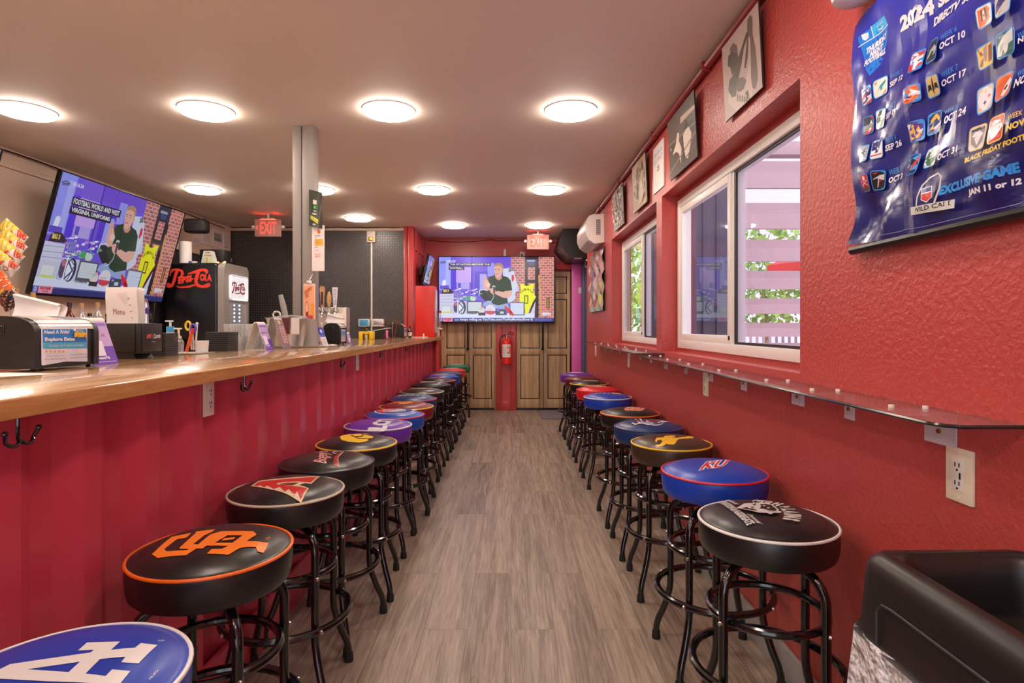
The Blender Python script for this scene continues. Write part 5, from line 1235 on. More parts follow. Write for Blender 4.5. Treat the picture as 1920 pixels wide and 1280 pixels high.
def post():
    t = thing('support_post', 'tall grey steel post rising from the bar top to the ceiling', 'post', (-1.36, 3.93, BT))
    MB().box(-1.432, -1.375, 3.88, 3.98, BT+.0005, CEIL-.001, .003).build('channel', 'grey_post', t)
    MB().box(-1.367, -1.293, 3.875, 3.985, BT+.0005, CEIL-.001, .003).build('channel', 'grey_post', t)
    MB().box(-1.376, -1.366, 3.90, 3.97, BT+.0005, CEIL-.001).build('gap_strip', 'charcoal', t)
    # notices fixed to the post
    t = thing('black_notice', 'curled black notice with green and yellow print at the top of the post', 'sign', (-1.28, 3.86, 1.9))
    p = Pic(); p.rect(0, 0, 1, 1, (62, 64, 52)); p.rect(.35, .62, .62, .74, (206, 206, 196)); p.rect(.4, .5, .6, .58, (70, 170, 80)); p.rect(.42, .42, .6, .45, (196, 196, 190)); p.rect(.3, .33, .62, .37, (206, 206, 190)); p.poly([(.15, .2), (.72, .1), (.75, .22), (.18, .3)], (214, 210, 70)); p.text('$5 SPECIAL', (.18, .21), (.7, .13), (.19, .27), (120, 120, 40)); p.rect(.36, .04, .56, .08, (196, 196, 190))
    fn = lambda u, v, e: (-1.318+u*.088, 3.862-.02*math.sin(u*PI)*(1-v*.5)-e, 1.908+v*.235-u*.02)
    p.build('print', fn, 'print_gloss', t, maxlen=.02)
    MB().grid(lambda u, v: tuple(a+b_ for a, b_ in zip(fn(u, v, 0), (0, .001, 0))), 8, 4).build('backing', 'black_plastic', t)
    t = thing('white_notice', 'white paper notice with an orange flame on the post, below the black one', 'sign', (-1.28, 3.86, 1.6))
    p = Pic(); p.rect(0, 0, 1, 1, (240, 228, 222)); p.poly([(.45, .84), (.5, .94), (.58, .9), (.68, .88), (.7, .83), (.55, .8)], (240, 120, 40)); p.rect(.24, .555, .9, .70, (246, 180, 60)); p.line([(.28, .66), (.6, .66)], .008, (150, 110, 60)); p.line([(.28, .62), (.7, .62)], .008, (150, 110, 60)); p.line([(.25, .77), (.7, .77)], .012, (150, 140, 140)); p.line([(.25, .73), (.4, .73)], .008, (90, 90, 110)); p.line([(.24, .52), (.5, .515)], .007, (90, 90, 100)); p.line([(.24, .46), (.55, .45)], .007, (90, 90, 100)); p.text("Bogey's", (.28, .33), (.72, .33), (.28, .39), (220, 70, 70)); p.line([(.26, .31), (.7, .31)], .008, (220, 90, 90))
    fn = lambda u, v, e: (-1.30+u*.082, 3.868-.004*math.sin(u*PI)-e, 1.612+v*.30)
    p.build('print', fn, 'print', t, maxlen=.04); MB().grid(lambda u, v: tuple(a+b_ for a, b_ in zip(fn(u, v, 0), (0, .001, 0))), 6, 3).build('paper', 'paper', t)
    t = thing('drink_flyer', 'orange and cream beer flyer clipped low on the post above the bucket', 'sign', (-1.28, 3.8, 1.25))
    p = Pic(); p.rect(0, 0, 1, 1, (246, 206, 178)); p.rect(.05, .12, .92, .95, (250, 176, 130)); p.rect(.6, .2, .9, .55, (248, 160, 50)); p.text('HAPPY', (.1, .74), (.75, .84), (.12, .85), (206, 96, 60), bold=.06); p.text('FIX', (.15, .66), (.5, .7), (.16, .75), (206, 96, 60), bold=.04); p.ell(.3, .45, .15, .15, (214, 80, 70)); p.ell(.3, .45, .12, .12, (250, 190, 160)); p.rect(.2, .14, .8, .28, (196, 60, 80)); p.rect(.22, .08, .76, .13, (90, 80, 110)); p.rect(.22, .28, .45, .36, (150, 50, 60))
    fn = lambda u, v, e: (-1.332+u*.076, 3.80-.003*math.sin(u*PI)-e, 1.243+v*.282)
    p.build('print', fn, 'print', t, maxlen=.04); MB().grid(lambda u, v: tuple(a+b_ for a, b_ in zip(fn(u, v, 0), (0, .001, 0))), 6, 3).build('paper', 'paper', t)
    MB().box(-1.31, -1.28, 3.795, 3.81, 1.52, 1.545, .002).tube([(-1.30, 3.80, 1.54), (-1.29, 3.83, 1.575), (-1.30, 3.874, 1.59)], .004, 8).build('clip', 'steel', t)

def dispenser(lab, x0, x1, y0, y1, ht, ad=True, tongue=True):
    t = thing('napkin_dispenser', lab, 'napkin dispenser', ((x0+x1)/2, (y0+y1)/2, BT), 'napkin dispensers')
    z = BT; w_ = x1-x0; n = 10; zt = z+ht
    def arch(a, b_, ins=0):
        pts = [(a, z+.008), (b_, z+.008)]
        zs = z+ht*.70
        pts += [(b_, zs)]+[((a+b_)/2+(b_-a)/2*math.cos(k*PI/n), zs+(ht*.30-ins)*math.sin(k*PI/n)**.75) for k in range(1, n)]+[(a, zs)]
        return pts
    MB().prism(arch(x0, x1), 'y', y0, y0+.022).build('end_cap', 'black_plastic', t, angle=40)
    MB().prism(arch(x0, x1), 'y', y1-.022, y1).build('end_cap', 'black_plastic', t, angle=40)
    MB().prism([(a, c) for a, c in arch(x0+.006, x1-.006, .004)], 'y', y0+.022, y1-.022).build('body', 'black_plastic', t, angle=40)
    zs = z+ht*.70; m = (x0+x1)/2
    MB().grid(lambda u, v: (m+(w_/2-.001)*math.cos((.08+.84*u)*PI*.5), y0+.022+(y1-y0-.044)*v, zs+(ht*.30+.002)*math.sin((.08+.84*u)*PI*.5)**.75), 10, 6).build('chrome_cover', 'steel', t, angle=60)
    for sx in (x0+.02, x1-.02):
        for sy in (y0+.02, y1-.02): MB().cyl((sx, sy, z+.0003), (sx, sy, z+.009), .006, seg=8).build('foot', 'rubber', t)
    MB().box((x0+x1)/2-.012, (x0+x1)/2+.012, y0-.003, y0+.001, zs-.002, zs+.02, .002).build('latch', 'tube_black', t)
    xa = x1+.0005
    if ad:
        p = Pic()
        def q(px, py): r = Px(px, py, xa); return (r.y, r.z)
        if ad == 1:
            p.tf = lambda u, v: q(u/8.0, 560+v/8.0)
            R = lambda a, b_, c, d, col: p.poly([(a, b_+(d-b_)*0), (c, b_*1.0), (c, d), (a, d)], col)
            p.poly([(615, 440), (1305, 440), (1310, 940), (980, 940), (640, 1000), (620, 990)], (232, 228, 242))
            p.poly([(635, 455), (1290, 455), (1300, 650), (640, 655)], (40, 130, 214)); p.poly([(640, 655), (1300, 650), (1302, 740), (640, 748)], (80, 180, 220))
            p.text('Need A Ride?', (655, 528), (1035, 522), (655, 468), (240, 244, 250), bold=.03); p.text('Explore Estes', (662, 655), (1115, 645), (662, 578), (240, 244, 250), bold=.05)
            p.text('Safe Rides with Trusted Local Drivers', (725, 722), (1240, 708), (725, 688), (230, 240, 250))
            for k in range(5):
                cx, cy = 682+k*64, 790; p.poly([(cx+26*math.sin(a*PI/5)*(1 if a % 2 == 0 else .42), cy-28*math.cos(a*PI/5)*(1 if a % 2 == 0 else .42)) for a in range(10)], (240, 170, 50), same=k > 0)
            p.text('5 Star Rating Across', (685, 872), (955, 866), (685, 848), (90, 84, 100)); p.text('Over 300 Online Reviews', (655, 922), (980, 905), (655, 898), (90, 84, 100)); p.text('Fully Licensed & Insured', (1030, 855), (1300, 842), (1030, 830), (90, 84, 100)); p.text('in the State of Colorado', (1030, 898), (1290, 882), (1030, 872), (90, 84, 100))
            p.ell(1170, 775, 26, 26, (240, 226, 190))
            p.poly([(1090, 520), (1110, 490), (1150, 468), (1210, 465), (1235, 500), (1280, 520), (1280, 575), (1090, 575)], (244, 190, 50)); p.poly([(1130, 505), (1160, 472), (1205, 472), (1228, 505)], (110, 170, 170)); p.ell(1140, 575, 20, 18, (90, 60, 70)); p.ell(1250, 570, 20, 18, (90, 60, 70)); p.ell(1140, 575, 9, 8, (240, 200, 200)); p.ell(1250, 570, 9, 8, (240, 200, 200)); p.ell(1085, 460, 22, 24, (230, 236, 240))
        else:
            a, b_, c, d = y0+.03, y1-.03, z+.02, zs
            p.rect(a, c, b_, d, (214, 206, 226)); p.rect(a+.005, c+(d-c)*.5, b_-.005, d-.01, (90, 160, 206)); p.line([(a+.02, c+.02), (b_-.02, c+.02)], .004, (130, 120, 140)); p.line([(a+.02, c+.035), (b_-.02, c+.035)], .004, (130, 120, 140))
        p.build('advert', lambda u, v, e: (xa+e, u, v), 'print', t)
        pane(xa+.009, y0+.028, y1-.012, z+.015, zs+.004).build('clear_cover', 'clear_film', t)
    if tongue:
        y_ = (y0+y1)/2
        # folded napkin standing out of the slot
        def nf(u, v):
            return (m-.05+.095*u, y_-.03+.05*u+.01*math.sin(v*3), zt+.0015+.062*(1-u*.48)*v+.010*u*math.sin(v*PI))
        b = MB().grid(nf, 14, 10).grid(lambda u, v: (lambda q: (q[0]+.006, q[1]+.022, q[2]-.001))(nf(u, v)), 14, 10)
        b.grid(lambda u, v: (m-.05+.095*u+.006*v, y_-.03+.05*u+.01*math.sin(3)+.022*v, zt+.0015+.062*(1-u*.48)+.004*math.sin(v*PI)), 14, 5)
        b.build('napkin', 'paper', t)
    return t

def tent(lab, xl, xr, y0, y1, zt, front, back='white_plastic', draw=None, apex=.5):
    t = thing('table_card', lab, 'table card', ((xl+xr)/2, (y0+y1)/2, BT), 'folded table cards')
    xm = xl+(xr-xl)*apex; z = BT+.0006; n = 8; th = .0025; r = .014
    def path(o):
        return [(xl+o, z), (xm-r+o*.3, zt-r-o)]+[(xm+(r-o)*math.cos(PI-k*PI/n), zt-r-o+(r-o)*math.sin(k*PI/n)) for k in range(1, n)]+[(xm+r-o*.3, zt-r-o), (xr-o, z)]
    A = path(0); B2 = path(th)[::-1]
    MB().prism(A+B2, 'y', y0, y1).box(xl, xr, y0, y1, z-.0004, z+.0008).build('card', back, t, angle=40)
    p = Pic(); draw(p)
    x1, z1_, x2, z2 = xr, z, xm+r, zt-r
    L = math.hypot(x2-x1, z2-z1_); nx, nz = (z2-z1_)/L, -(x2-x1)/L
    p.build('print', lambda u, v, e: (x1+(x2-x1)*v+nx*(e+.0003), y0+(y1-y0)*u, z1_+(z2-z1_)*v+nz*(e+.0003)), 'print', t, eps=.0002)
    return t
def d_purple(p):
    p.rect(0, 0, 1, 1, (200, 170, 226)); p.rect(0, 0, 1, .42, (110, 62, 190)); p.rect(.1, .2, .6, .55, (236, 232, 244)); p.rect(.06, .9, .95, .97, (150, 110, 220))
    p.text('get it', (.1, .62), (.8, .62), (.1, .72), (120, 84, 170)); p.text("Don't", (.1, .12), (.7, .12), (.1, .19), (236, 232, 244), bold=.06); p.line([(.1, .06), (.9, .06)], .012, (226, 220, 240))
def d_menu(p):
    p.rect(0, 0, 1, 1, (132, 110, 114)); p.rect(.32, .84, .6, .97, (216, 186, 110)); p.rect(.2, .15, .88, .8, (156, 100, 106))
    for k in range(11): p.line([(.26, .2+k*.055), (.48, .2+k*.055)], .02, (232, 200, 200), same=k > 0); p.line([(.58, .2+k*.055), (.82, .2+k*.055)], .02, (232, 200, 200), same=True)

def bottle(lab, x, y, z, h, r, m, capm, name='liquor_bottle', cat='bottle', group='bottles under the big television', liquid=None):
    t = thing(name, lab, cat, (x, y, z), group)
    MB().lathe([(0, .0005), (r*.9, .0005), (r, .006), (r, h*.58), (r*.92, h*.63), (r*.4, h*.74), (r*.34, h*.80), (r*.34, h*.9), (0, h*.9)], (x, y, z), 18).build('glass_body', m, t, angle=50)
    MB().cyl((x, y, z+h*.88), (x, y, z+h), r*.42, seg=14).build('cap', capm, t)
    MB().lathe([(r*1.02, h*.15), (r*1.02, h*.48)], (x, y, z), 18).build('label', 'cream', t)
    return t

def bar_items():
    t = dispenser('black napkin dispenser with taxi advert, nearest at the left border', -1.50, -1.312, 1.63, 1.885, .155, 1, True)
    t = thing('paper_sheet', 'white paper sheet lying on the bar at the left border', 'paper', (-1.3, 1.45, BT))
    MB().prism([(-1.54, 1.48), (-1.36, 1.60), (-1.19, 1.555), (-1.35, 1.36)], 'z', BT+.0005, BT+.0015).build('sheet', 'paper', t)
    tent('purple table card right beside the near napkin dispenser', -1.46, -1.338, 1.90, 2.02, BT+.155, None, draw=d_purple)
    # caddy
    t = thing('bar_caddy', 'black bar caddy with red and white lettering holding menus', 'caddy', (-1.5, 2.33, BT))
    x0, x1, y0, y1 = -1.575, -1.412, 2.27, 2.40; z = BT; zt = 1.262; zb = z+.024
    b = MB().box(x0, x1, y0, y0+.005, zb, zt, .001).box(x0, x0+.005, y0+.005, y1, zb, zt, .001).box(x1-.005, x1, y0+.005, y1, zb, zt, .001).box(x0, x1, y1-.005, y1, zb, zt, .001).box(x0, x1, y0, y1, zb-.002, zb+.003)
    b.box(x1-.035, x1-.028, y0-.004, y0, zb, zt, .001).box(x1-.012, x1-.004, y0-.004, y0, zb, zt, .001)
    b.build('bin', 'black_plastic', t)
    MB().prism([(x0+.03, z+.0005), (x1-.03, z+.0005), (x1-.045, zb-.002), (x0+.045, zb-.002)], 'y', y0+.01, y1-.01).build('foot', 'black_plastic', t)
    p = Pic(); p.text('UFC', (.12, .48), (.42, .5), (.13, .62), (226, 80, 56), bold=.08, shear=.2); p.rect(.47, .45, .49, .66, (150, 140, 140)); p.text('Corona', (.52, .47), (.93, .5), (.53, .64), (220, 216, 214), bold=.03); p.rect(.4, .36, .62, .375, (190, 186, 184))
    p.build('lettering', lambda u, v, e: (x1+.0004+e, y0+.01+(y1-y0-.02)*u, zb+(zt-zb)*v), 'print', t)
    t = thing('menu_stack', 'folded white paper menus standing in the black caddy', 'menu', (-1.5, 2.32, zb))
    p = Pic(); p.rect(0, 0, 1, 1, (226, 216, 214)); p.poly([(.35, .9), (.68, .93), (.72, .8), (.6, .72)], (212, 200, 194)); p.text('Menu', (.22, .58), (.58, .57), (.22, .67), (150, 80, 74)); p.text("Bogey's", (.22, .17), (.78, .17), (.22, .27), (150, 50, 50), bold=.03)
    for k in range(5): p.rect(.72+k*.02, .82-k*.1, .78+k*.015, .83-k*.1, (90, 84, 90), same=k > 0)
    fn = lambda u, v, e: (-1.567+.121*u-.006*(1-v)*(0.5-u), 2.292-.004*math.sin(v*9)-e, zb+.004+(.250+.0)*v)
    p.build('print', fn, 'print', t, maxlen=.03)
    b = MB()
    for k in range(5): b.grid(lambda u, v, k=k: (-1.566+.121*u+.003*k, 2.2935+.006*k-.004*math.sin(v*9), zb+.004+(.250-.0015*k)*v), 4, 8)
    b.build('paper', 'paper', t)
    # striped dabber cup beyond the caddy
    t = thing('striped_shaker', 'silver and purple striped bottle behind the paper menus', 'bottle', (-1.47, 2.35, zb))
    MB().lathe([(0, .004), (.022, .004), (.024, .10), (.022, .15), (.024, .18), (.018, .212), (0, .218)], (-1.462, 2.348, zb), 16).build('body', 'chrome', t)
    p = Pic(); 
    for k in range(7): p.poly([(k/7, 0), ((k+.5)/7, .9), ((k+1)/7, 0), ((k+1)/7, -.4), (k/7, -.4)], (70, 50, 150), same=k > 0)
    p.build('stripe', lambda u, v, e: (-1.462+.0248*math.cos(u*6.283-2.6), 2.348+.0248*math.sin(u*6.283-2.6), zb+.16+.02*v), 'print', t, maxlen=.01)
    MB().tube([(-1.43, 2.35, zb+.05), (-1.425, 2.36, zb+.15), (-1.42, 2.37, zb+.222)], .002, 6).build('straw', 'tube_black', t)
    # coaster stacks
    def stack(lab, x, y, wd, n, grp):
        for k in range(n):
            t = MB().box(x-wd/2+random.uniform(-.0012, .0012), x+wd/2, y-wd/2, y+wd/2+random.uniform(-.001, .001), BT+.0005+k*.0098, BT+.0005+k*.0098+.009, .0015, 1).build('coaster', 'charcoal')
            tag(t, lab, 'coaster', grp)
    stack('black square coaster in the tall pile beside the orange marker', -1.502, 3.08, .115, 10, 'far coaster pile')
    stack('black square coaster in the pile right of the black caddy', -1.515, 2.56, .10, 10, 'near coaster pile')
    # tray with small things
    t = tag(MB().box(-1.60, -1.43, 2.68, 2.86, BT+.0004, BT+.004, .001).build('bar_mat', 'steel_brushed'), 'thin steel mat under the sanitiser and pens on the bar', 'mat')
    zz = BT+.0042
    t = thing('sanitizer_bottle', 'pump bottle with a blue collar standing right of the caddy', 'bottle', (-1.60, 2.74, zz))
    MB().lathe([(0, 0), (.02, 0), (.022, .08), (.018, .092), (.012, .10), (0, .10)], (-1.588, 2.76, zz), 16).build('body', 'ceramic', t)
    MB().cyl((-1.588, 2.76, zz+.095), (-1.588, 2.76, zz+.122), .017, seg=16).build('collar', 'vinyl_sky', t)
    MB().cyl((-1.588, 2.76, zz+.122), (-1.588, 2.76, zz+.145), .005, seg=8).box(-1.61, -1.575, 2.754, 2.766, zz+.143, zz+.150, .002).build('pump', 'white_plastic', t)
    t = thing('soap_pump', 'clear pump bottle with a cream pump next to the scissors', 'bottle', (-1.53, 2.72, zz))
    MB().lathe([(0, 0), (.021, 0), (.022, .05), (.012, .066), (0, .066)], (-1.535, 2.735, zz), 16).build('body', 'clear_glass', t)
    MB().cyl((-1.535, 2.735, zz+.066), (-1.535, 2.735, zz+.078), .012, seg=12).cyl((-1.535, 2.735, zz+.078), (-1.535, 2.735, zz+.11), .005, seg=8).box(-1.556, -1.522, 2.729, 2.741, zz+.108, zz+.115, .002).build('pump', 'ivory', t)
    t = thing('glass_shaker', 'small clear glass shaker standing on the steel mat', 'shaker', (-1.57, 2.70, zz))
    MB().lathe([(0, 0), (.016, 0), (.012, .04), (.016, .07), (.014, .085), (0, .085)], (-1.572, 2.71, zz), 14).build('body', 'clear_glass', t)
    t = thing('scissors', 'scissors with blue and yellow handles standing in the pen cup', 'scissors', (-1.52, 2.79, zz))
    for s, zc in ((-1, .125), (1, .112)):
        pts = [(-1.515+s*.012+.012*math.cos(a), 2.80, zz+zc+.020*math.sin(a)) for a in [2*PI*k/14 for k in range(14)]]
        MB().tube(pts, .005, 8, closed=True).build('handle', 'vinyl_indigo' if s > 0 else 'yellow', t)
    MB().tube([(-1.51, 2.80, zz+.01), (-1.518, 2.80, zz+.11)], .004, 6).tube([(-1.50, 2.80, zz+.01), (-1.505, 2.80, zz+.10)], .004, 6).build('blade', 'steel', t)
    t = thing('pen_cup', 'small white cup holding pens and scissors on the bar', 'cup', (-1.475, 2.79, zz))
    MB().lathe([(0, .003), (.026, .003), (.03, .055), (.031, .055), (.027, 0), (0, 0)], (-1.462, 2.80, zz), 18).build('body', 'ceramic', t)
    t = thing('marker_pen', 'orange marker leaning by the white cup', 'pen', (-1.49, 2.76, zz))
    MB().cyl((-1.508, 2.75, zz+.004), (-1.484, 2.75, zz+.085), .0075, seg=12).build('barrel', 'vinyl_marker', t); MB().cyl((-1.484, 2.75, zz+.0855), (-1.476, 2.75, zz+.112), .0066, seg=12).build('cap', 'red_bright', t)
    t = thing('pen', 'white pen standing up behind the orange marker', 'pen', (-1.49, 2.81, zz))
    MB().cyl((-1.50, 2.815, zz+.01), (-1.495, 2.82, zz+.13), .004, seg=8).ball((-1.495, 2.82, zz+.135), .007, 8, 6).build('barrel', 'white_plastic', t)
    # glasses
    proto = None; rnd = random.Random(2)
    spots = [(-1.565+.064*i, 3.22+.068*j) for j in range(5) for i in range(3) if not (i == 2 and j < 1)]
    for lev in range(2):
        for k, (x, y) in enumerate(spots):
            if lev == 1 and (y < 3.28 or k % 4 == 3): continue
            x += rnd.uniform(-.004, .004); zc = BT+.0006+lev*.0705
            lab = 'clear tumbler in the crowd of glasses on the bar, %s' % ('standing on the wood' if lev == 0 else 'stacked on top of another')
            if proto is None:
                t = thing('drinking_glass', lab, 'glass', (x, y, zc), 'tumblers on the bar, lower layer')
                MB().lathe([(0, .006), (.024, .006), (.029, .069), (.0305, .069), (.0265, .03), (.0275, 0), (0, 0)], (x, y, zc), 16).build('body', 'clear_glass', t)
                proto = t
            else:
                c = copy_tree(proto); c.location = (x, y, zc); c['label'] = lab; c['group'] = 'tumblers on the bar, lower layer' if lev == 0 else 'tumblers on the bar, upper layer'
    tent('purple and white table card in front of the glasses', -1.425, -1.312, 3.17, 3.27, BT+.15, None, draw=d_purple)
    tent('brown drinks menu card leaning next to the steel bucket', -1.36, -1.262, 3.29, 3.40, BT+.178, None, 'steel_brushed', draw=d_menu, apex=.32)
    # steel bucket on a tray
    t = tag(MB().lathe([(0, .0005), (.20, .0005), (.205, .008), (.202, .009), (.196, .004), (0, .004)], (-1.30, 3.72, BT), 40).build('serving_tray', 'steel_brushed'), 'round steel tray under the steel bucket on the bar', 'tray')
    zc = BT+.0045; bx, by = -1.385, 3.68
    t = thing('steel_bucket', 'large shiny steel ice bucket on the tray beside the post', 'bucket', (bx, by, zc))
    MB().lathe([(0, .001), (.088, .001), (.128, .168), (.133, .170), (.133, .174), (.124, .172), (.084, .005), (0, .005)], (bx, by, zc), 40).build('body', 'steel', t)
    t = thing('ice_scoop', 'grey ice scoop handle sticking up out of the steel bucket', 'scoop', (bx, by, zc+.02))
    MB().tube([(bx+.01, by, zc+.02), (bx-.01, by, zc+.16), (bx-.03, by, zc+.25), (bx-.047, by, zc+.318)], [.012, .016, .018, .014], 14).build('handle', 'grey_base', t)
    t = thing('tongs', 'round-ended steel tongs lying across the bucket rim', 'tongs', (bx, by-.05, zc+.176))
    MB().tube([(bx-.04, by-.06, zc+.180), (bx+.05, by-.07, zc+.186), (bx+.14, by-.07, zc+.178)], .005, 8).build('arm', 'steel', t)
    MB().tube([(bx-.045+.022*math.cos(a), by-.065, zc+.194+.018*math.sin(a)) for a in [2*PI*k/16 for k in range(16)]], .006, 8, closed=True).build('ring', 'steel', t)
    for lab, xx, mm, pn in (('dark leather tag hanging over the bucket rim', bx+.042, 'vinyl_wine', 'leather_tag'), ('pale pink card hanging over the bucket rim', bx+.098, 'paper', 'hanging_card')):
        t = tag(MB().box(xx-.024, xx+.024, by-.148, by-.146, zc+.075, zc+.172).box(xx-.024, xx+.024, by-.148, by-.10, zc+.174, zc+.1755).build(pn, mm), lab, 'tag')
    t = thing('steel_canister', 'slender brushed steel canister on the tray at the foot of the post', 'canister', (-1.215, 3.615, zc))
    MB().lathe([(0, 0), (.043, 0), (.04, .05), (.030, .15), (.029, .165), (0, .166)], (-1.215, 3.615, zc), 24).build('body', 'grey_post', t)
    t = thing('blue_card', 'blue and white card leaning on the tray right of the post', 'card', (-1.18, 3.7, zc))
    p = Pic(); p.rect(0, 0, 1, 1, (232, 226, 234)); p.rect(0, .5, 1, 1, (62, 66, 196)); p.ell(.5, .8, .2, .1, (226, 226, 240)); p.rect(.25, .12, .75, .4, (206, 206, 214)); p.rect(.1, .55, .9, .6, (130, 130, 226))
    fn = lambda u, v, e: (-1.172+.05*(1-v)*1.0+.032*u-.018, 3.60+.035*v-e, zc+.001+.115*v)
    p.build('print', fn, 'print', t); MB().grid(lambda u, v: tuple(a+b_ for a, b_ in zip(fn(u, v, 0), (0, .0012, 0))), 3, 3).build('card', 'paper', t)
    # tap tower
    t = thing('beer_tower', 'stainless beer tap tower with four taps behind the post', 'beer tap', (-1.36, 4.5, BT))
    X0, X1 = -1.48, -1.242
    MB().box(X0, X1, 4.47, 4.57, BT+.0005, 1.394, .004).build('tower', 'steel_brushed', t)
    MB().box(-1.30, X1+.0, 4.462, 4.47, BT+.02, 1.39, .001).build('side_panel', 'cream', t)
    MB().box(-1.46, -1.25, 4.33, 4.46, BT+.0005, BT+.02, .003).build('drip_tray', 'steel_brushed', t)
    sp = [(-1.445, 'blue'), (-1.408, 'wood'), (-1.357, 'oval'), (-1.313, 'white')]
    for x, k in sp:
        f = MB().cyl((x, 4.47, 1.365), (x, 4.42, 1.365), .011, seg=12).tube([(x, 4.425, 1.365), (x, 4.41, 1.355), (x, 4.402, 1.33), (x, 4.40, 1.31)], .008, 8).cyl((x, 4.42, 1.365), (x, 4.42, 1.392), .008, seg=10).build('faucet', 'chrome', t)
        zh = 1.393; y = 4.42
        if k == 'oval': MB().lathe([(0, 0), (.009, .005), (.0175, .05), (.015, .09), (.006, .115), (0, .12)], (x, y, zh), 14, None).build('tap_handle', 'cork', t)
        elif k == 'wood':
            h = MB().prism([(x-.008, zh), (x+.008, zh), (x+.018, zh+.14), (x+.012, zh+.158), (x-.012, zh+.158), (x-.018, zh+.14)], 'y', y-.01, y+.01).build('tap_handle', 'bar_edge', t)
            MB().box(x-.007, x+.007, y-.012, y-.0102, zh+.02, zh+.115).build('label', 'charcoal', h)
        else:
            h = MB().prism([(x-.010, zh), (x+.010, zh), (x+.020, zh+.15), (x-.020, zh+.15)], 'y', y-.008, y+.008).build('tap_handle', 'white_plastic' if k == 'white' else 'vinyl_indigo', t)
            if k == 'white':
                p = Pic(); p.rect(0, 0, 1, 1, (120, 130, 190)); p.text('MODELO', (.15, .95), (.15, .05), (.9, .95), (232, 232, 240), bold=.05); p.build('label', lambda u, v, e: (x-.008+.018*u, y-.0084-e, zh+.02+.115*v), 'print', h, eps=.0002)
    t = tag(MB().prism([(-1.375, 1.285), (-1.25, 1.31), (-1.23, 1.345), (-1.30, 1.35), (-1.36, 1.315)], 'y', 4.375, 4.377).build('paper_receipt', 'paper'), 'white paper slip propped against the beer taps', 'paper')
    # small bottles in front of the tower
    for lab, x, y, h, mm, cc in (('brown sauce bottle with an orange top near the beer taps', -1.385, 4.15, .125, 'amber_glass', 'vinyl_orange'), ('red bottle with a black neck left of the second dispenser', -1.345, 4.02, .15, 'vinyl_red', 'tube_black'), ('slim chrome bottle left of the second dispenser', -1.30, 4.06, .155, 'steel', 'ivory')):
        bottle(lab, x, y, BT+.0003, h, .019, mm, cc, 'sauce_bottle', 'bottle', 'small bottles by the taps')
    dispenser('second black napkin dispenser, right of the beer taps', -1.30, -1.185, 4.10, 4.27, .15, 2, True)
    tent('purple table card mostly hidden behind the second dispenser', -1.24, -1.17, 4.29, 4.36, BT+.085, None, draw=d_purple)
    # far end of the counter
    t = thing('yellow_box', 'bright yellow display box with paper cups on the far bar', 'box', (-1.39, 5.7, BT))
    b = MB(); z = BT+.0005
    b.box(-1.455, -1.42, 5.66, 5.76, z, z+.078, .001).box(-1.355, -1.325, 5.66, 5.76, z, z+.078, .001).box(-1.42, -1.355, 5.66, 5.76, z+.055, z+.078, .001).box(-1.42, -1.355, 5.73, 5.76, z, z+.055)
    b.build('carton', 'yellow', t)
    MB().lathe([(0, 0), (.016, 0), (.021, .05), (.019, .05), (.014, .004), (0, .004)], (-1.388, 5.69, z), 16).build('cup', 'steel', t)
    t = thing('wall_controller', 'pale blue wall box on the black plate wall, left of the white conduit', 'box', (-1.9, 7.8, 1.27))
    MB().box(-2.0, -1.858, 7.76, 7.8315, 1.25, 1.35, .004).build('housing', 'white_plastic', t); MB().box(-1.985, -1.87, 7.757, 7.76, 1.262, 1.34, .001).build('face', 'vinyl_sky', t)
    t = thing('wall_controller', 'grey and white wall box on the black plate wall, right of the white conduit', 'box', (-1.76, 7.8, 1.27))
    MB().box(-1.82, -1.67, 7.76, 7.8315, 1.25, 1.35, .004).build('housing', 'white_plastic', t); MB().box(-1.805, -1.69, 7.757, 7.76, 1.275, 1.335, .001).build('face', 'steel_brushed', t)
    t = tag(MB().tube([(-1.93, 7.80, 1.249), (-1.90, 7.80, 1.22), (-1.86, 7.79, 1.18), (-1.84, 7.75, 1.15)], .004, 6).build('yellow_cable', 'yellow'), 'short yellow cable hanging from the pale blue wall box', 'cable')
    t = thing('card_terminal', 'black card terminal with a pale sloped top on the far bar', 'terminal', (-1.36, 6.0, BT))
    MB().prism([(-1.42, BT+.0005), (-1.30, BT+.0005), (-1.24, BT+.105), (-1.42, BT+.072)], 'y', 5.95, 6.12).build('housing', 'black_plastic', t)
    MB().prism([(-1.425, BT+.073), (-1.235, BT+.107), (-1.235, BT+.113), (-1.425, BT+.079)], 'y', 5.94, 6.12).build('top_panel', 'ceramic', t)
    MB().box(-1.255, -1.235, 5.94, 5.95, BT+.01, BT+.09, .003).build('side_strip', 'pink_light_and_plain', t)
    t = dispenser('third black napkin dispenser, at the far end of the bar', -1.33, -1.155, 6.38, 6.55, .155, 2, False)
    bottle('small dark bottle beside the third dispenser', -1.13, 6.62, BT+.0003, .13, .022, 'tube_black', 'tube_black', 'sauce_bottle', 'bottle', 'small bottles by the taps')
    t = thing('flower_skewers', 'red and tan cocktail picks standing behind the card terminal', 'picks', (-1.25, 6.25, BT))
    for k, (dx, dz) in enumerate(((0, .16), (.05, .175), (-.1, .15))): 
        MB().tube([(-1.25+dx*.3, 6.25, BT+.0005), (-1.25+dx, 6.25, BT+dz)], .0018, 5).ball((-1.25+dx, 6.25, BT+dz), .008, 8, 6).build('pick', 'red_bright' if k else 'cork', t)
    t = thing('counter_tray', 'thin white tray with a small white knob on the far bar', 'tray', (-1.17, 6.95, BT))
    MB().box(-1.22, -.98, 6.88, 7.03, BT+.0005, BT+.005, .001).build('plate', 'white_plastic', t); MB().cyl((-1.02, 6.92, BT+.005), (-1.02, 6.92, BT+.042), .008, seg=10).build('knob', 'white_plastic', t)
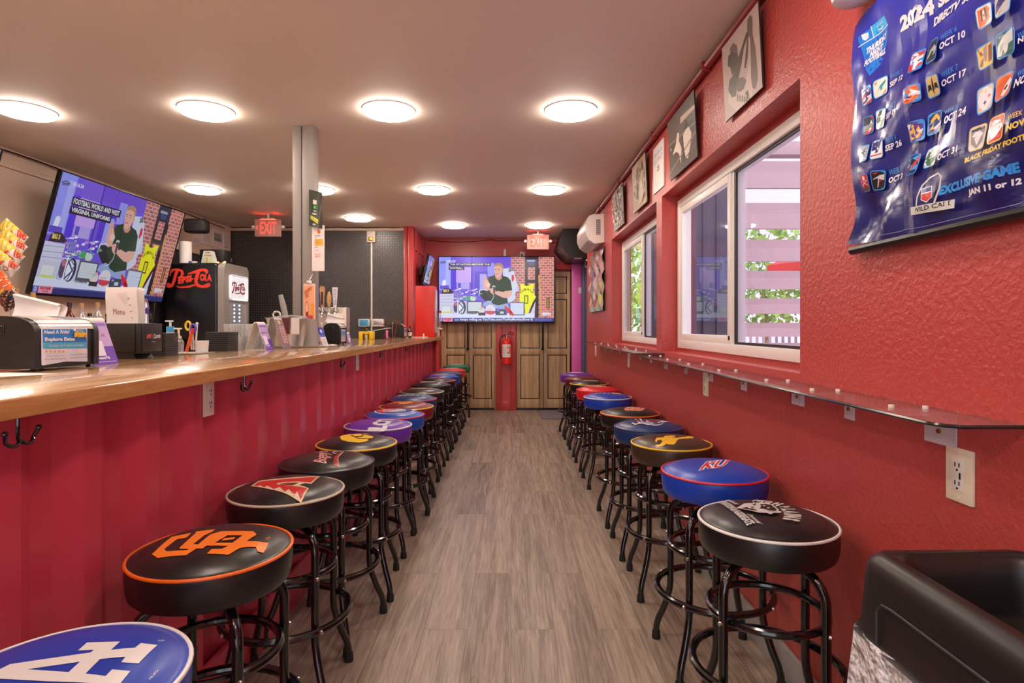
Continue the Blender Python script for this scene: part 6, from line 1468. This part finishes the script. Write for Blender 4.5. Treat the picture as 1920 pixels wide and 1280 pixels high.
    # red cabinet
    t = thing('red_cabinet', 'bright red metal snack cabinet on the far end of the bar', 'cabinet', (-1.05, 7.3, BT))
    MB().box(-1.165, -.932, 7.2, 7.45, BT+.0005, 1.745, .004).build('cabinet_body', 'red_bright', t)
    MB().box(-.931, -.925, 7.21, 7.44, BT+.05, 1.70, .002).build('glass_door', 'clear_glass', t)
    for k in range(4): MB().box(-.9318, -.9285, 7.22, 7.43, BT+.10+k*.13, BT+.17+k*.13, .001).build('price_label', ('paper', 'pink_light_and_plain', 'paper', 'vinyl_red')[k], t)
    t = thing('candy_dispenser', 'small clear candy dispenser with a red lid at the bar end', 'dispenser', (-.90, 7.5, BT))
    MB().box(-.935, -.905, 7.49, 7.55, BT+.0005, BT+.10, .002).build('stand', 'cream', t)
    MB().lathe([(0, .10), (.016, .10), (.02, .12), (.02, .30), (0, .30)], (-.906, 7.52, BT), 16).build('jar', 'clear_glass', t)
    MB().cyl((-.906, 7.52, BT+.30), (-.906, 7.52, BT+.325), .021, seg=14).build('lid', 'vinyl_red', t)
    MB().prism([(-.93, BT+.10), (-.87, BT+.085), (-.872, BT+.10), (-.93, BT+.115)], 'y', 7.47, 7.58).build('spout', 'steel', t)

def left_wall_things():
    # bottles on the riser
    Z = 1.1405
    data = [(31, .38, 4.35, 'clear_glass', 'cork'), (130, .30, 0, 'amber_glass', 'tube_black'), (153, .30, 0, 'clear_glass', 'cork'), (183, .315, 0, 'clear_glass', 'cork'), (168, .22, 0, 'clear_glass', 'tube_black'), (201, .22, 0, 'green_glass', 'tube_black'), (62, .36, 0, 'clear_glass', 'cork'), (283, .24, 0, 'green_glass', 'tube_black'), (110, .21, 0, 'amber_glass', 'brass'), (215, .3, 0, 'clear_glass', 'cork'), (262, .2, 0, 'amber_glass', 'tube_black')]
    labs = ['tall corked clear bottle at the far left below the chips', 'tall amber bottle just right of the white napkin', 'clear corked bottle left of the menus', 'clear corked bottle touching the left side of the menus', 'short dark-capped clear bottle behind the near dispenser', 'short green bottle behind the purple card', 'corked bottle below the left television corner', 'green bottle standing alone near the black drink cooler', 'short brass-capped amber bottle behind the near dispenser', 'corked clear bottle hidden behind the paper menus', 'small amber bottle right of the striped bottle']
    for (px, h, _, gm, cm), lab in zip(data, labs):
        X = -3.50; y = X*F/(px-CX); 
        if y > 5.85: y = 5.8
        bottle(lab, X, y, Z, h, .038, gm, cm)
    # clip strip with chip bags
    t = thing('clip_strip', 'black hanging clip strip at the left border holding snack bags', 'rack', (-3.62, 4.18, 1.5))
    b = MB().box(-3.625, -3.615, 4.12, 4.15, 1.38, 2.26, .001)
    for k in range(9): b.prism([(-3.612, 2.22-k*.09), (-3.585, 2.20-k*.09), (-3.585, 2.19-k*.09), (-3.612, 2.19-k*.09)], 'y', 4.12, 4.15)
    b.build('strip', 'tube_black', t)
    MB().box(-3.719, -3.60, 4.125, 4.145, 2.26, 2.275).build('hook', 'tube_black', t)
    yel, red, wh, org, blk = (232, 196, 60), (206, 58, 36), (226, 218, 214), (226, 104, 40), (40, 34, 32)
    specs = [(25, 436, 'upper', yel, red, wh), (23, 454, 'second', yel, red, wh), (17, 472, 'third', yel, red, wh), (8, 491, 'fourth', yel, red, wh), (8, 545, 'lowest', org, blk, org)]
    labs = ['topmost yellow and red snack bag on the clip strip', 'yellow and red snack bag second from the top of the strip', 'yellow and red snack bag third from the top of the strip', 'yellow and red snack bag fourth from the top of the strip', 'orange and black snack bag lowest on the strip']
    for k, (px, py, _, c1, c2, c3) in enumerate(specs):
        yy = 4.0-.045*k; c = Pz(px, py, yy); t = thing('snack_bag', labs[k], 'snack bag', c, 'bags on the clip strip')
        a = -.72 if k < 4 else -1.0
        L, Wd, T = (.20, .092, .04) if k < 4 else (.25, .13, .05)
        ca, sa = math.cos(a), math.sin(a)
        def place(u, v, s, e=0):
            th = T/2*max(0, (1-abs(u)**4))*max(0, 1-v*v)**.5*s+s*e
            th += .004*math.sin(u*17+v*5+k)*s
            x, z = u*L/2*ca-v*Wd/2*sa, u*L/2*sa+v*Wd/2*ca
            return (c.x+x, c.y+th, c.z+z)
        B = MB()
        for s in (-1, 1): B.grid(lambda i, j, s=s: place(2*i-1, 2*j-1, s), 18, 12)
        B.build('bag', 'ceramic', t)
        p = Pic(); p.poly([(-1, -1), (1, -1), (1, 1), (-1, 1)], c1); p.poly([(-.1, -1), (1, -1), (1, 1), (.25, 1), (.1, .2)], c3 if k < 4 else c2); p.poly([(.2, 1), (.9, 1), (.95, .3), (.5, .1)], c2); p.poly([(-.1, -.6), (.1, -.6), (.15, .2), (0, .3)], c2 if k < 4 else yel)
        if k < 4: p.ell(.45, -.4, .2, .3, red, hole=.6)
        p.build('print', lambda u, v, e: place(max(-1, min(1, u)), max(-1, min(1, v)), -1, e+.0008), 'print_gloss', t, maxlen=.15)
    t = thing('red_snack_bag', 'dark red snack bag lying behind the near napkin dispenser', 'snack bag', (-3.4, 3.98, 1.19))
    c = Vector((-3.52, 4.08, 1.1415+.05))
    B = MB()
    for s in (-1, 1): B.grid(lambda i, j, s=s: (c.x+(2*i-1)*.15, c.y+(2*j-1)*.06, c.z+.048*s*max(0, 1-abs(2*i-1)**4)*max(0, 1-(2*j-1)**2)**.5+.003*math.sin(i*20)), 16, 10)
    B.build('bag', 'vinyl_red', t)
    # speaker, framed notices
    t = thing('wall_speaker', 'black loudspeaker bracketed high on the left wall above the cooler', 'speaker', (-3.5, 6.3, 2.35))
    c = Pz(369, 424, 6.35); MB().box(c.x-.115, c.x+.115, 6.28, 6.42, c.z-.075, c.z+.075, .03, 3).build('housing', 'black_plastic', t)
    MB().box(c.x-.09, c.x+.105, 6.268, 6.2795, c.z-.06, c.z+.06, .004).build('grille', 'charcoal', t); MB().ball((c.x+.045, 6.266, c.z+.0), .006, 8, 6).build('badge', 'chrome', t)
    MB().tube([(c.x-.11, 6.35, c.z), (c.x-.16, 6.35, c.z-.02), (WL+.031, 6.35, c.z-.02)], .012, 8).build('wall_bracket', 'white_plastic', t)
    for lab, (xa, xb, ya, yb), kind in (('small framed text notice below the speaker', (360, 375, 441, 457), 0), ('framed certificate with faint lines right of the speaker', (377, 396, 424, 455), 0), ('framed certificate with a grey picture', (398, 416, 428, 460), 1), ('tall framed certificate with a gold seal nearest the black wall', (418, 430, 434, 468), 2)):
        X = WL+.033; A = Px(xa, ya, X); B_ = Px(xb, ya+2, X); z1 = A.z; z0 = Px(xa, yb, X).z; y0, y1 = A.y, B_.y
        t = thing('framed_notice', lab, 'frame', (X, (y0+y1)/2, z0), 'framed notices by the speaker')
        MB().box(X-.002, X+.008, y0, y1, z0, z1, .002).build('frame', 'cream', t)
        p = Pic(); p.rect(0, 0, 1, 1, (214, 198, 196))
        if kind == 1: p.rect(.08, .3, .92, .82, (150, 148, 150)); p.rect(.1, .3, .9, .5, (120, 120, 124))
        else:
            for k in range(9): p.rect(.15, .15+k*.08, .85, .165+k*.08, (170, 150, 156), same=k > 0)
        if kind == 2: p.ell(.3, .14, .12, .05, (120, 96, 60))
        p.build('print', lambda u, v, e: (X+.0085+e, y0+(y1-y0)*(.06+.88*u), z0+(z1-z0)*(.05+.9*v)), 'print', t)
    cooler()

def cooler():
    x0, x1, y0, y1, zt = -3.60, -3.047, 6.15, 6.72, 1.915
    t = thing('drink_cooler', 'tall black drink cooler with red PEPSI-COLA lettering behind the bar', 'cooler', ((x0+x1)/2, (y0+y1)/2, 0))
    MB().box(x0, x1, y0, y1, 0, zt, .03, 3).build('cabinet', 'tv_black', t)
    d = MB()
    # rounded silver door on the +X side
    n = 8; r = .07
    def ring(ins):
        a, b_, c, e = y0+.0+ins, y1-ins, .1+ins, zt-ins
        pts = []
        for cy, cz, a0 in ((b_-r, e-r, 0), (a+r, e-r, PI/2), (a+r, c+r, PI), (b_-r, c+r, 3*PI/2)):
            pts += [(cy+r*math.cos(a0+k*PI/2/n), cz+r*math.sin(a0+k*PI/2/n)) for k in range(n+1)]
        return pts
    d.prism(ring(0), 'x', x1+.001, x1+.07); dr = d.build('door', 'grey_post', t, angle=30)
    MB().box(x1+.0705, x1+.076, y0+.12, y1-.07, .35, 1.50, .01).build('glass_panel', 'clear_glass', dr)
    MB().box(x1+.0702, x1+.0706, y0+.12, y1-.07, .35, 1.50).build('interior', 'blue_grey', dr)
    b = MB()
    for yy in (y0+.22, y0+.34):
        for k in range(26): b.box(x1+.0708, x1+.0722, yy-.014, yy+.014, .42+k*.042, .436+k*.042)
    b.build('light_strip', 'cooler_glow', dr)
    MB().box(x1+.0705, x1+.078, y0+.10, y1-.08, 1.53, 1.80, .03, 3).build('sign_panel', 'cooler_sign', dr)
    def script(p, col, s=1.0):
        # flowing soft-drink wordmark
        p.tf = lambda u, v: ((u-170)/550, (960-v)/225)
        p.poly([(175, 910), (195, 895), (225, 900), (240, 920), (255, 890), (285, 780), (300, 745), (330, 740), (335, 760), (315, 800), (290, 890), (262, 945), (215, 958), (182, 945)], col)
        p.poly([(205, 810), (215, 765), (265, 738), (330, 735), (378, 755), (390, 795), (370, 830), (330, 845), (325, 832), (352, 815), (356, 780), (330, 758), (275, 762), (242, 790), (240, 815), (218, 825)], col)
        p.text('EPSI', (322, 915), (478, 888), (322, 835), col, bold=.07); p.rect(478, 848, 502, 862, col)
        p.poly([(435, 790), (500, 765), (580, 738), (640, 738), (668, 755), (668, 785), (645, 800), (635, 780), (610, 765), (575, 775), (560, 830), (545, 880), (560, 915), (600, 928), (640, 915), (665, 900), (690, 905), (695, 935), (660, 955), (600, 958), (540, 945), (512, 905), (510, 860), (530, 790), (490, 795), (440, 805)], col)
        p.text('OLA', (572, 880), (712, 884), (572, 795), col, bold=.07)
        p.poly([(300, 930), (340, 945), (430, 935), (510, 915), (530, 930), (450, 955), (360, 960), (315, 950)], col)
    p = Pic(); script(p, (238, 62, 48)); xs0, xs1, zs0, zs1 = Pz(309, 0, y0).x, Pz(399, 0, y0).x, Pz(0, 540, y0).z, Pz(0, 503, y0).z
    p.build('lettering', lambda u, v, e: (xs0+(xs1-xs0)*u, y0-.0006-e, zs0+(zs1-zs0)*v), 'print', t, eps=.0003)
    p = Pic(); script(p, (150, 40, 60))
    p.build('lettering', lambda u, v, e: (x1+.0785+e, y0+.12+(y1-y0-.22)*u, 1.60+.13*v), 'print', dr, eps=.0003)
    z = zt+.0005
    t = thing('paper_towel_roll', 'white paper towel roll standing on the black cooler', 'paper roll', (-3.46, 6.3, z))
    MB().cyl((-3.462, 6.3, z), (-3.462, 6.3, z+.235), .06, seg=28).build('roll', 'paper', t); MB().cyl((-3.462, 6.3, z+.235), (-3.462, 6.3, z+.236), .02, seg=14).build('core', 'cork', t)
    t = thing('black_box', 'black cardboard box on top of the cooler behind the striped carton', 'box', (-3.28, 6.5, z))
    MB().box(-3.39, -3.13, 6.45, 6.62, z, z+.175, .004).build('box', 'black_plastic', t)
    t = thing('snack_carton', 'pale green striped house-shaped carton on top of the cooler', 'box', (-3.2, 6.35, z))
    MB().prism([(-3.30, z), (-3.15, z), (-3.19, z+.14), (-3.27, z+.14)], 'y', 6.30, 6.37).build('carton', 'ceramic', t)
    p = Pic(); p.poly([(0, 0), (1, 0), (.74, 1), (.26, 1)], (190, 220, 200)); p.text('GUMMY', (.3, .8), (.7, .8), (.3, .93), (206, 80, 70), bold=.05); p.text('WORMS', (.22, .58), (.76, .58), (.22, .72), (206, 110, 90), bold=.05); p.rect(.35, .05, .5, .5, (226, 170, 60)); p.rect(.15, .05, .25, .45, (200, 190, 200)); p.rect(.62, .05, .72, .45, (226, 200, 110))
    p.build('print', lambda u, v, e: (-3.30+.15*u, 6.2995-e, z+.139*v), 'print', t)
    for k, (x, c) in enumerate(((-3.37, 'vinyl_indigo'), (-3.335, 'ceramic'))):
        tag(MB().box(x-.02, x+.018, 6.22, 6.27, z, z+.022, .003).build('small_packet', c), ('purple small packet lying on the cooler edge', 'white small packet lying on the cooler edge')[k], 'packet')
    t = thing('string_lights', 'string of warm fairy lights bunched on the right of the cooler top', 'lights', (-3.12, 6.35, z))
    pts = [(-3.14+.012*i, 6.33+.03*math.sin(i*2.1), z+.012+.01*abs(math.sin(i*1.7))) for i in range(10)]
    MB().tube(pts, .003, 5).build('wire', 'tube_black', t)
    for i in range(0, 10, 2): MB().ball(pts[i], .010, 8, 6).build('bulb', 'fairy', t)

def floor_things():
    # trash can
    t = thing('trash_can', 'tall black-brown trash bin against the right wall at lower right', 'bin', (.81, .8, 0))
    x0, x1, y0, y1 = .640, .955, .50, 1.118
    MB().prism([(x0+.05, 0.001), (x1-.03, .001), (x1-.012, .74), (x0+.02, .74)], 'y', y0+.03, y1-.03).build('body', 'bin_black', t)
    def rr(ix, r, n=6):
        a, b_, c, d = x0+ix, x1-ix*.3, y0+ix, y1-ix; o = []
        for cx, cy, a0 in ((b_-r, d-r, 0), (a+r, d-r, PI/2), (a+r, c+r, PI), (b_-r, c+r, 1.5*PI)):
            o += [(cx+r*math.cos(a0+k*PI/2/n), cy+r*math.sin(a0+k*PI/2/n)) for k in range(n+1)]
        return o
    prof = [(-.008, .690), (.000, .70), (.006, .80), (.010, .826), (.022, .840), (.040, .843), (.052, .832), (.060, .81), (.064, .75), (.070, .60)]
    B = MB(); rings = []
    def dip(x, y): return .0-.022*math.exp(-((x-.80)/.07)**2)*(1 if y > 1.0 else 0)
    for ix, z in prof:
        rings.append([B.bm.verts.new((x, y, z+(dip(x, y) if z > .77 else 0))) for x, y in rr(ix, .045)])
    for A, C in zip(rings, rings[1:]):
        n = len(A)
        for k in range(n): B.bm.faces.new((A[k], A[(k+1) % n], C[(k+1) % n], C[k]))
    B.build('rim_collar', 'bin_black', t, angle=60)
    MB().tube([(x0-.004, y, z) for y, z in ((1.03, .70), (1.03, .755), (1.015, .772), (.99, .775), (.6, .775))], .0025, 6).build('rib', 'charcoal', t)
    # interior liner
    MB().grid(lambda u, v: (x0+.068+(x1-x0-.13)*u, y0+.068+(y1-y0-.14)*v, .62+.05*math.sin(u*5+v*9)*math.sin(v*7)+.03*abs(u-.5)), 24, 24).build('black_liner', 'tube_black', t)
    # bag skirt
    def sk(u, v):
        k = u*4; i = int(k) % 4; f = k-int(k)
        P = [(x0-.004, y0+.02), (x0-.004, y1-.004), (x1-.02, y1-.004), (x1-.02, y0+.02)]
        a, b_ = P[i], P[(i+1) % 4]; x, y = a[0]+(b_[0]-a[0])*f, a[1]+(b_[1]-a[1])*f
        cx, cy = (x0+x1)/2, (y0+y1)/2
        s = 1.0+.03*math.sin(u*95+v*4)+.05*math.sin(v*PI)*1.0-.10*v
        z = .697-.33*v
        return (min(.952, cx+(x-cx)*s), cy+(y-cy)*s, z)
    MB().grid(sk, 120, 12, closed_u=True).build('white_liner', 'bag_white', t, angle=80)
    # doormat
    p0 = Ph(1011, 767, 0); t = tag(MB().box(.42, 1.02, 7.98, 8.70, .0005, .012, .003).build('doormat', 'mat_grey'), 'grey doormat in front of the right wooden door', 'mat')
    # fire extinguisher
    x, y = -.062, 8.74; t = thing('fire_extinguisher', 'red fire extinguisher hanging on the red pillar between the doors', 'fire extinguisher', (x, y, .68))
    MB().lathe([(0, 0), (.072, 0), (.08, .01), (.08, .30), (.068, .345), (.03, .37), (.022, .39), (0, .39)], (x, y, .695), 24).build('cylinder', 'red_bright', t)
    MB().cyl((x, y, 1.08), (x, y, 1.13), .02, seg=12).cyl((x, y, 1.10), (x-.04, y, 1.12), .008, seg=8).build('valve', 'chrome', t)
    MB().box(x-.02, x+.10, y-.012, y+.012, 1.128, 1.14, .002).tube([(x, y, 1.14), (x+.05, y, 1.165), (x+.11, y, 1.155)], .007, 6).build('handle', 'tube_black', t)
    MB().tube([(x-.03, y, 1.12), (x-.08, y-.02, 1.10), (x-.105, y-.02, 1.02), (x-.10, y-.02, .9), (x-.088, y-.02, .82), (x-.085, y-.02, .78)], .009, 8).cyl((x-.085, y-.02, .78), (x-.083, y-.02, .71), .012, .016, seg=10).build('hose', 'tube_black', t)
    p = Pic(); p.rect(0, 0, 1, 1, (226, 220, 214)); p.rect(.55, .3, .95, .8, (214, 120, 110)); p.rect(.6, .4, .8, .7, (236, 226, 220))
    for k in range(6): p.rect(.06, .15+k*.12, .48, .18+k*.12, (170, 160, 160), same=k > 0)
    p.build('label', lambda u, v, e: (x+.0815*math.sin((u-.55)*1.7), y-.0815*math.cos((u-.55)*1.7)-e, .80+.19*v), 'print', t, maxlen=.06)
    MB().box(x-.03, x+.03, y+.06, 8.849, 1.02, 1.06, .003).build('wall_hook', 'steel', t)

for nm, c in (('sky', (60, 160, 210)), ('indigo', (70, 60, 190)), ('marker', (230, 90, 30)), ('orange', (242, 110, 20)), ('red', (214, 30, 44)), ('wine', (96, 32, 36))):
    vinyl(c, nm)
room(); doors(); windows(); outside(); lights()
bar(); hooks(); outlets(); shelves(); stools()
tvs(); wall_things(); post(); bar_items(); left_wall_things(); floor_things()
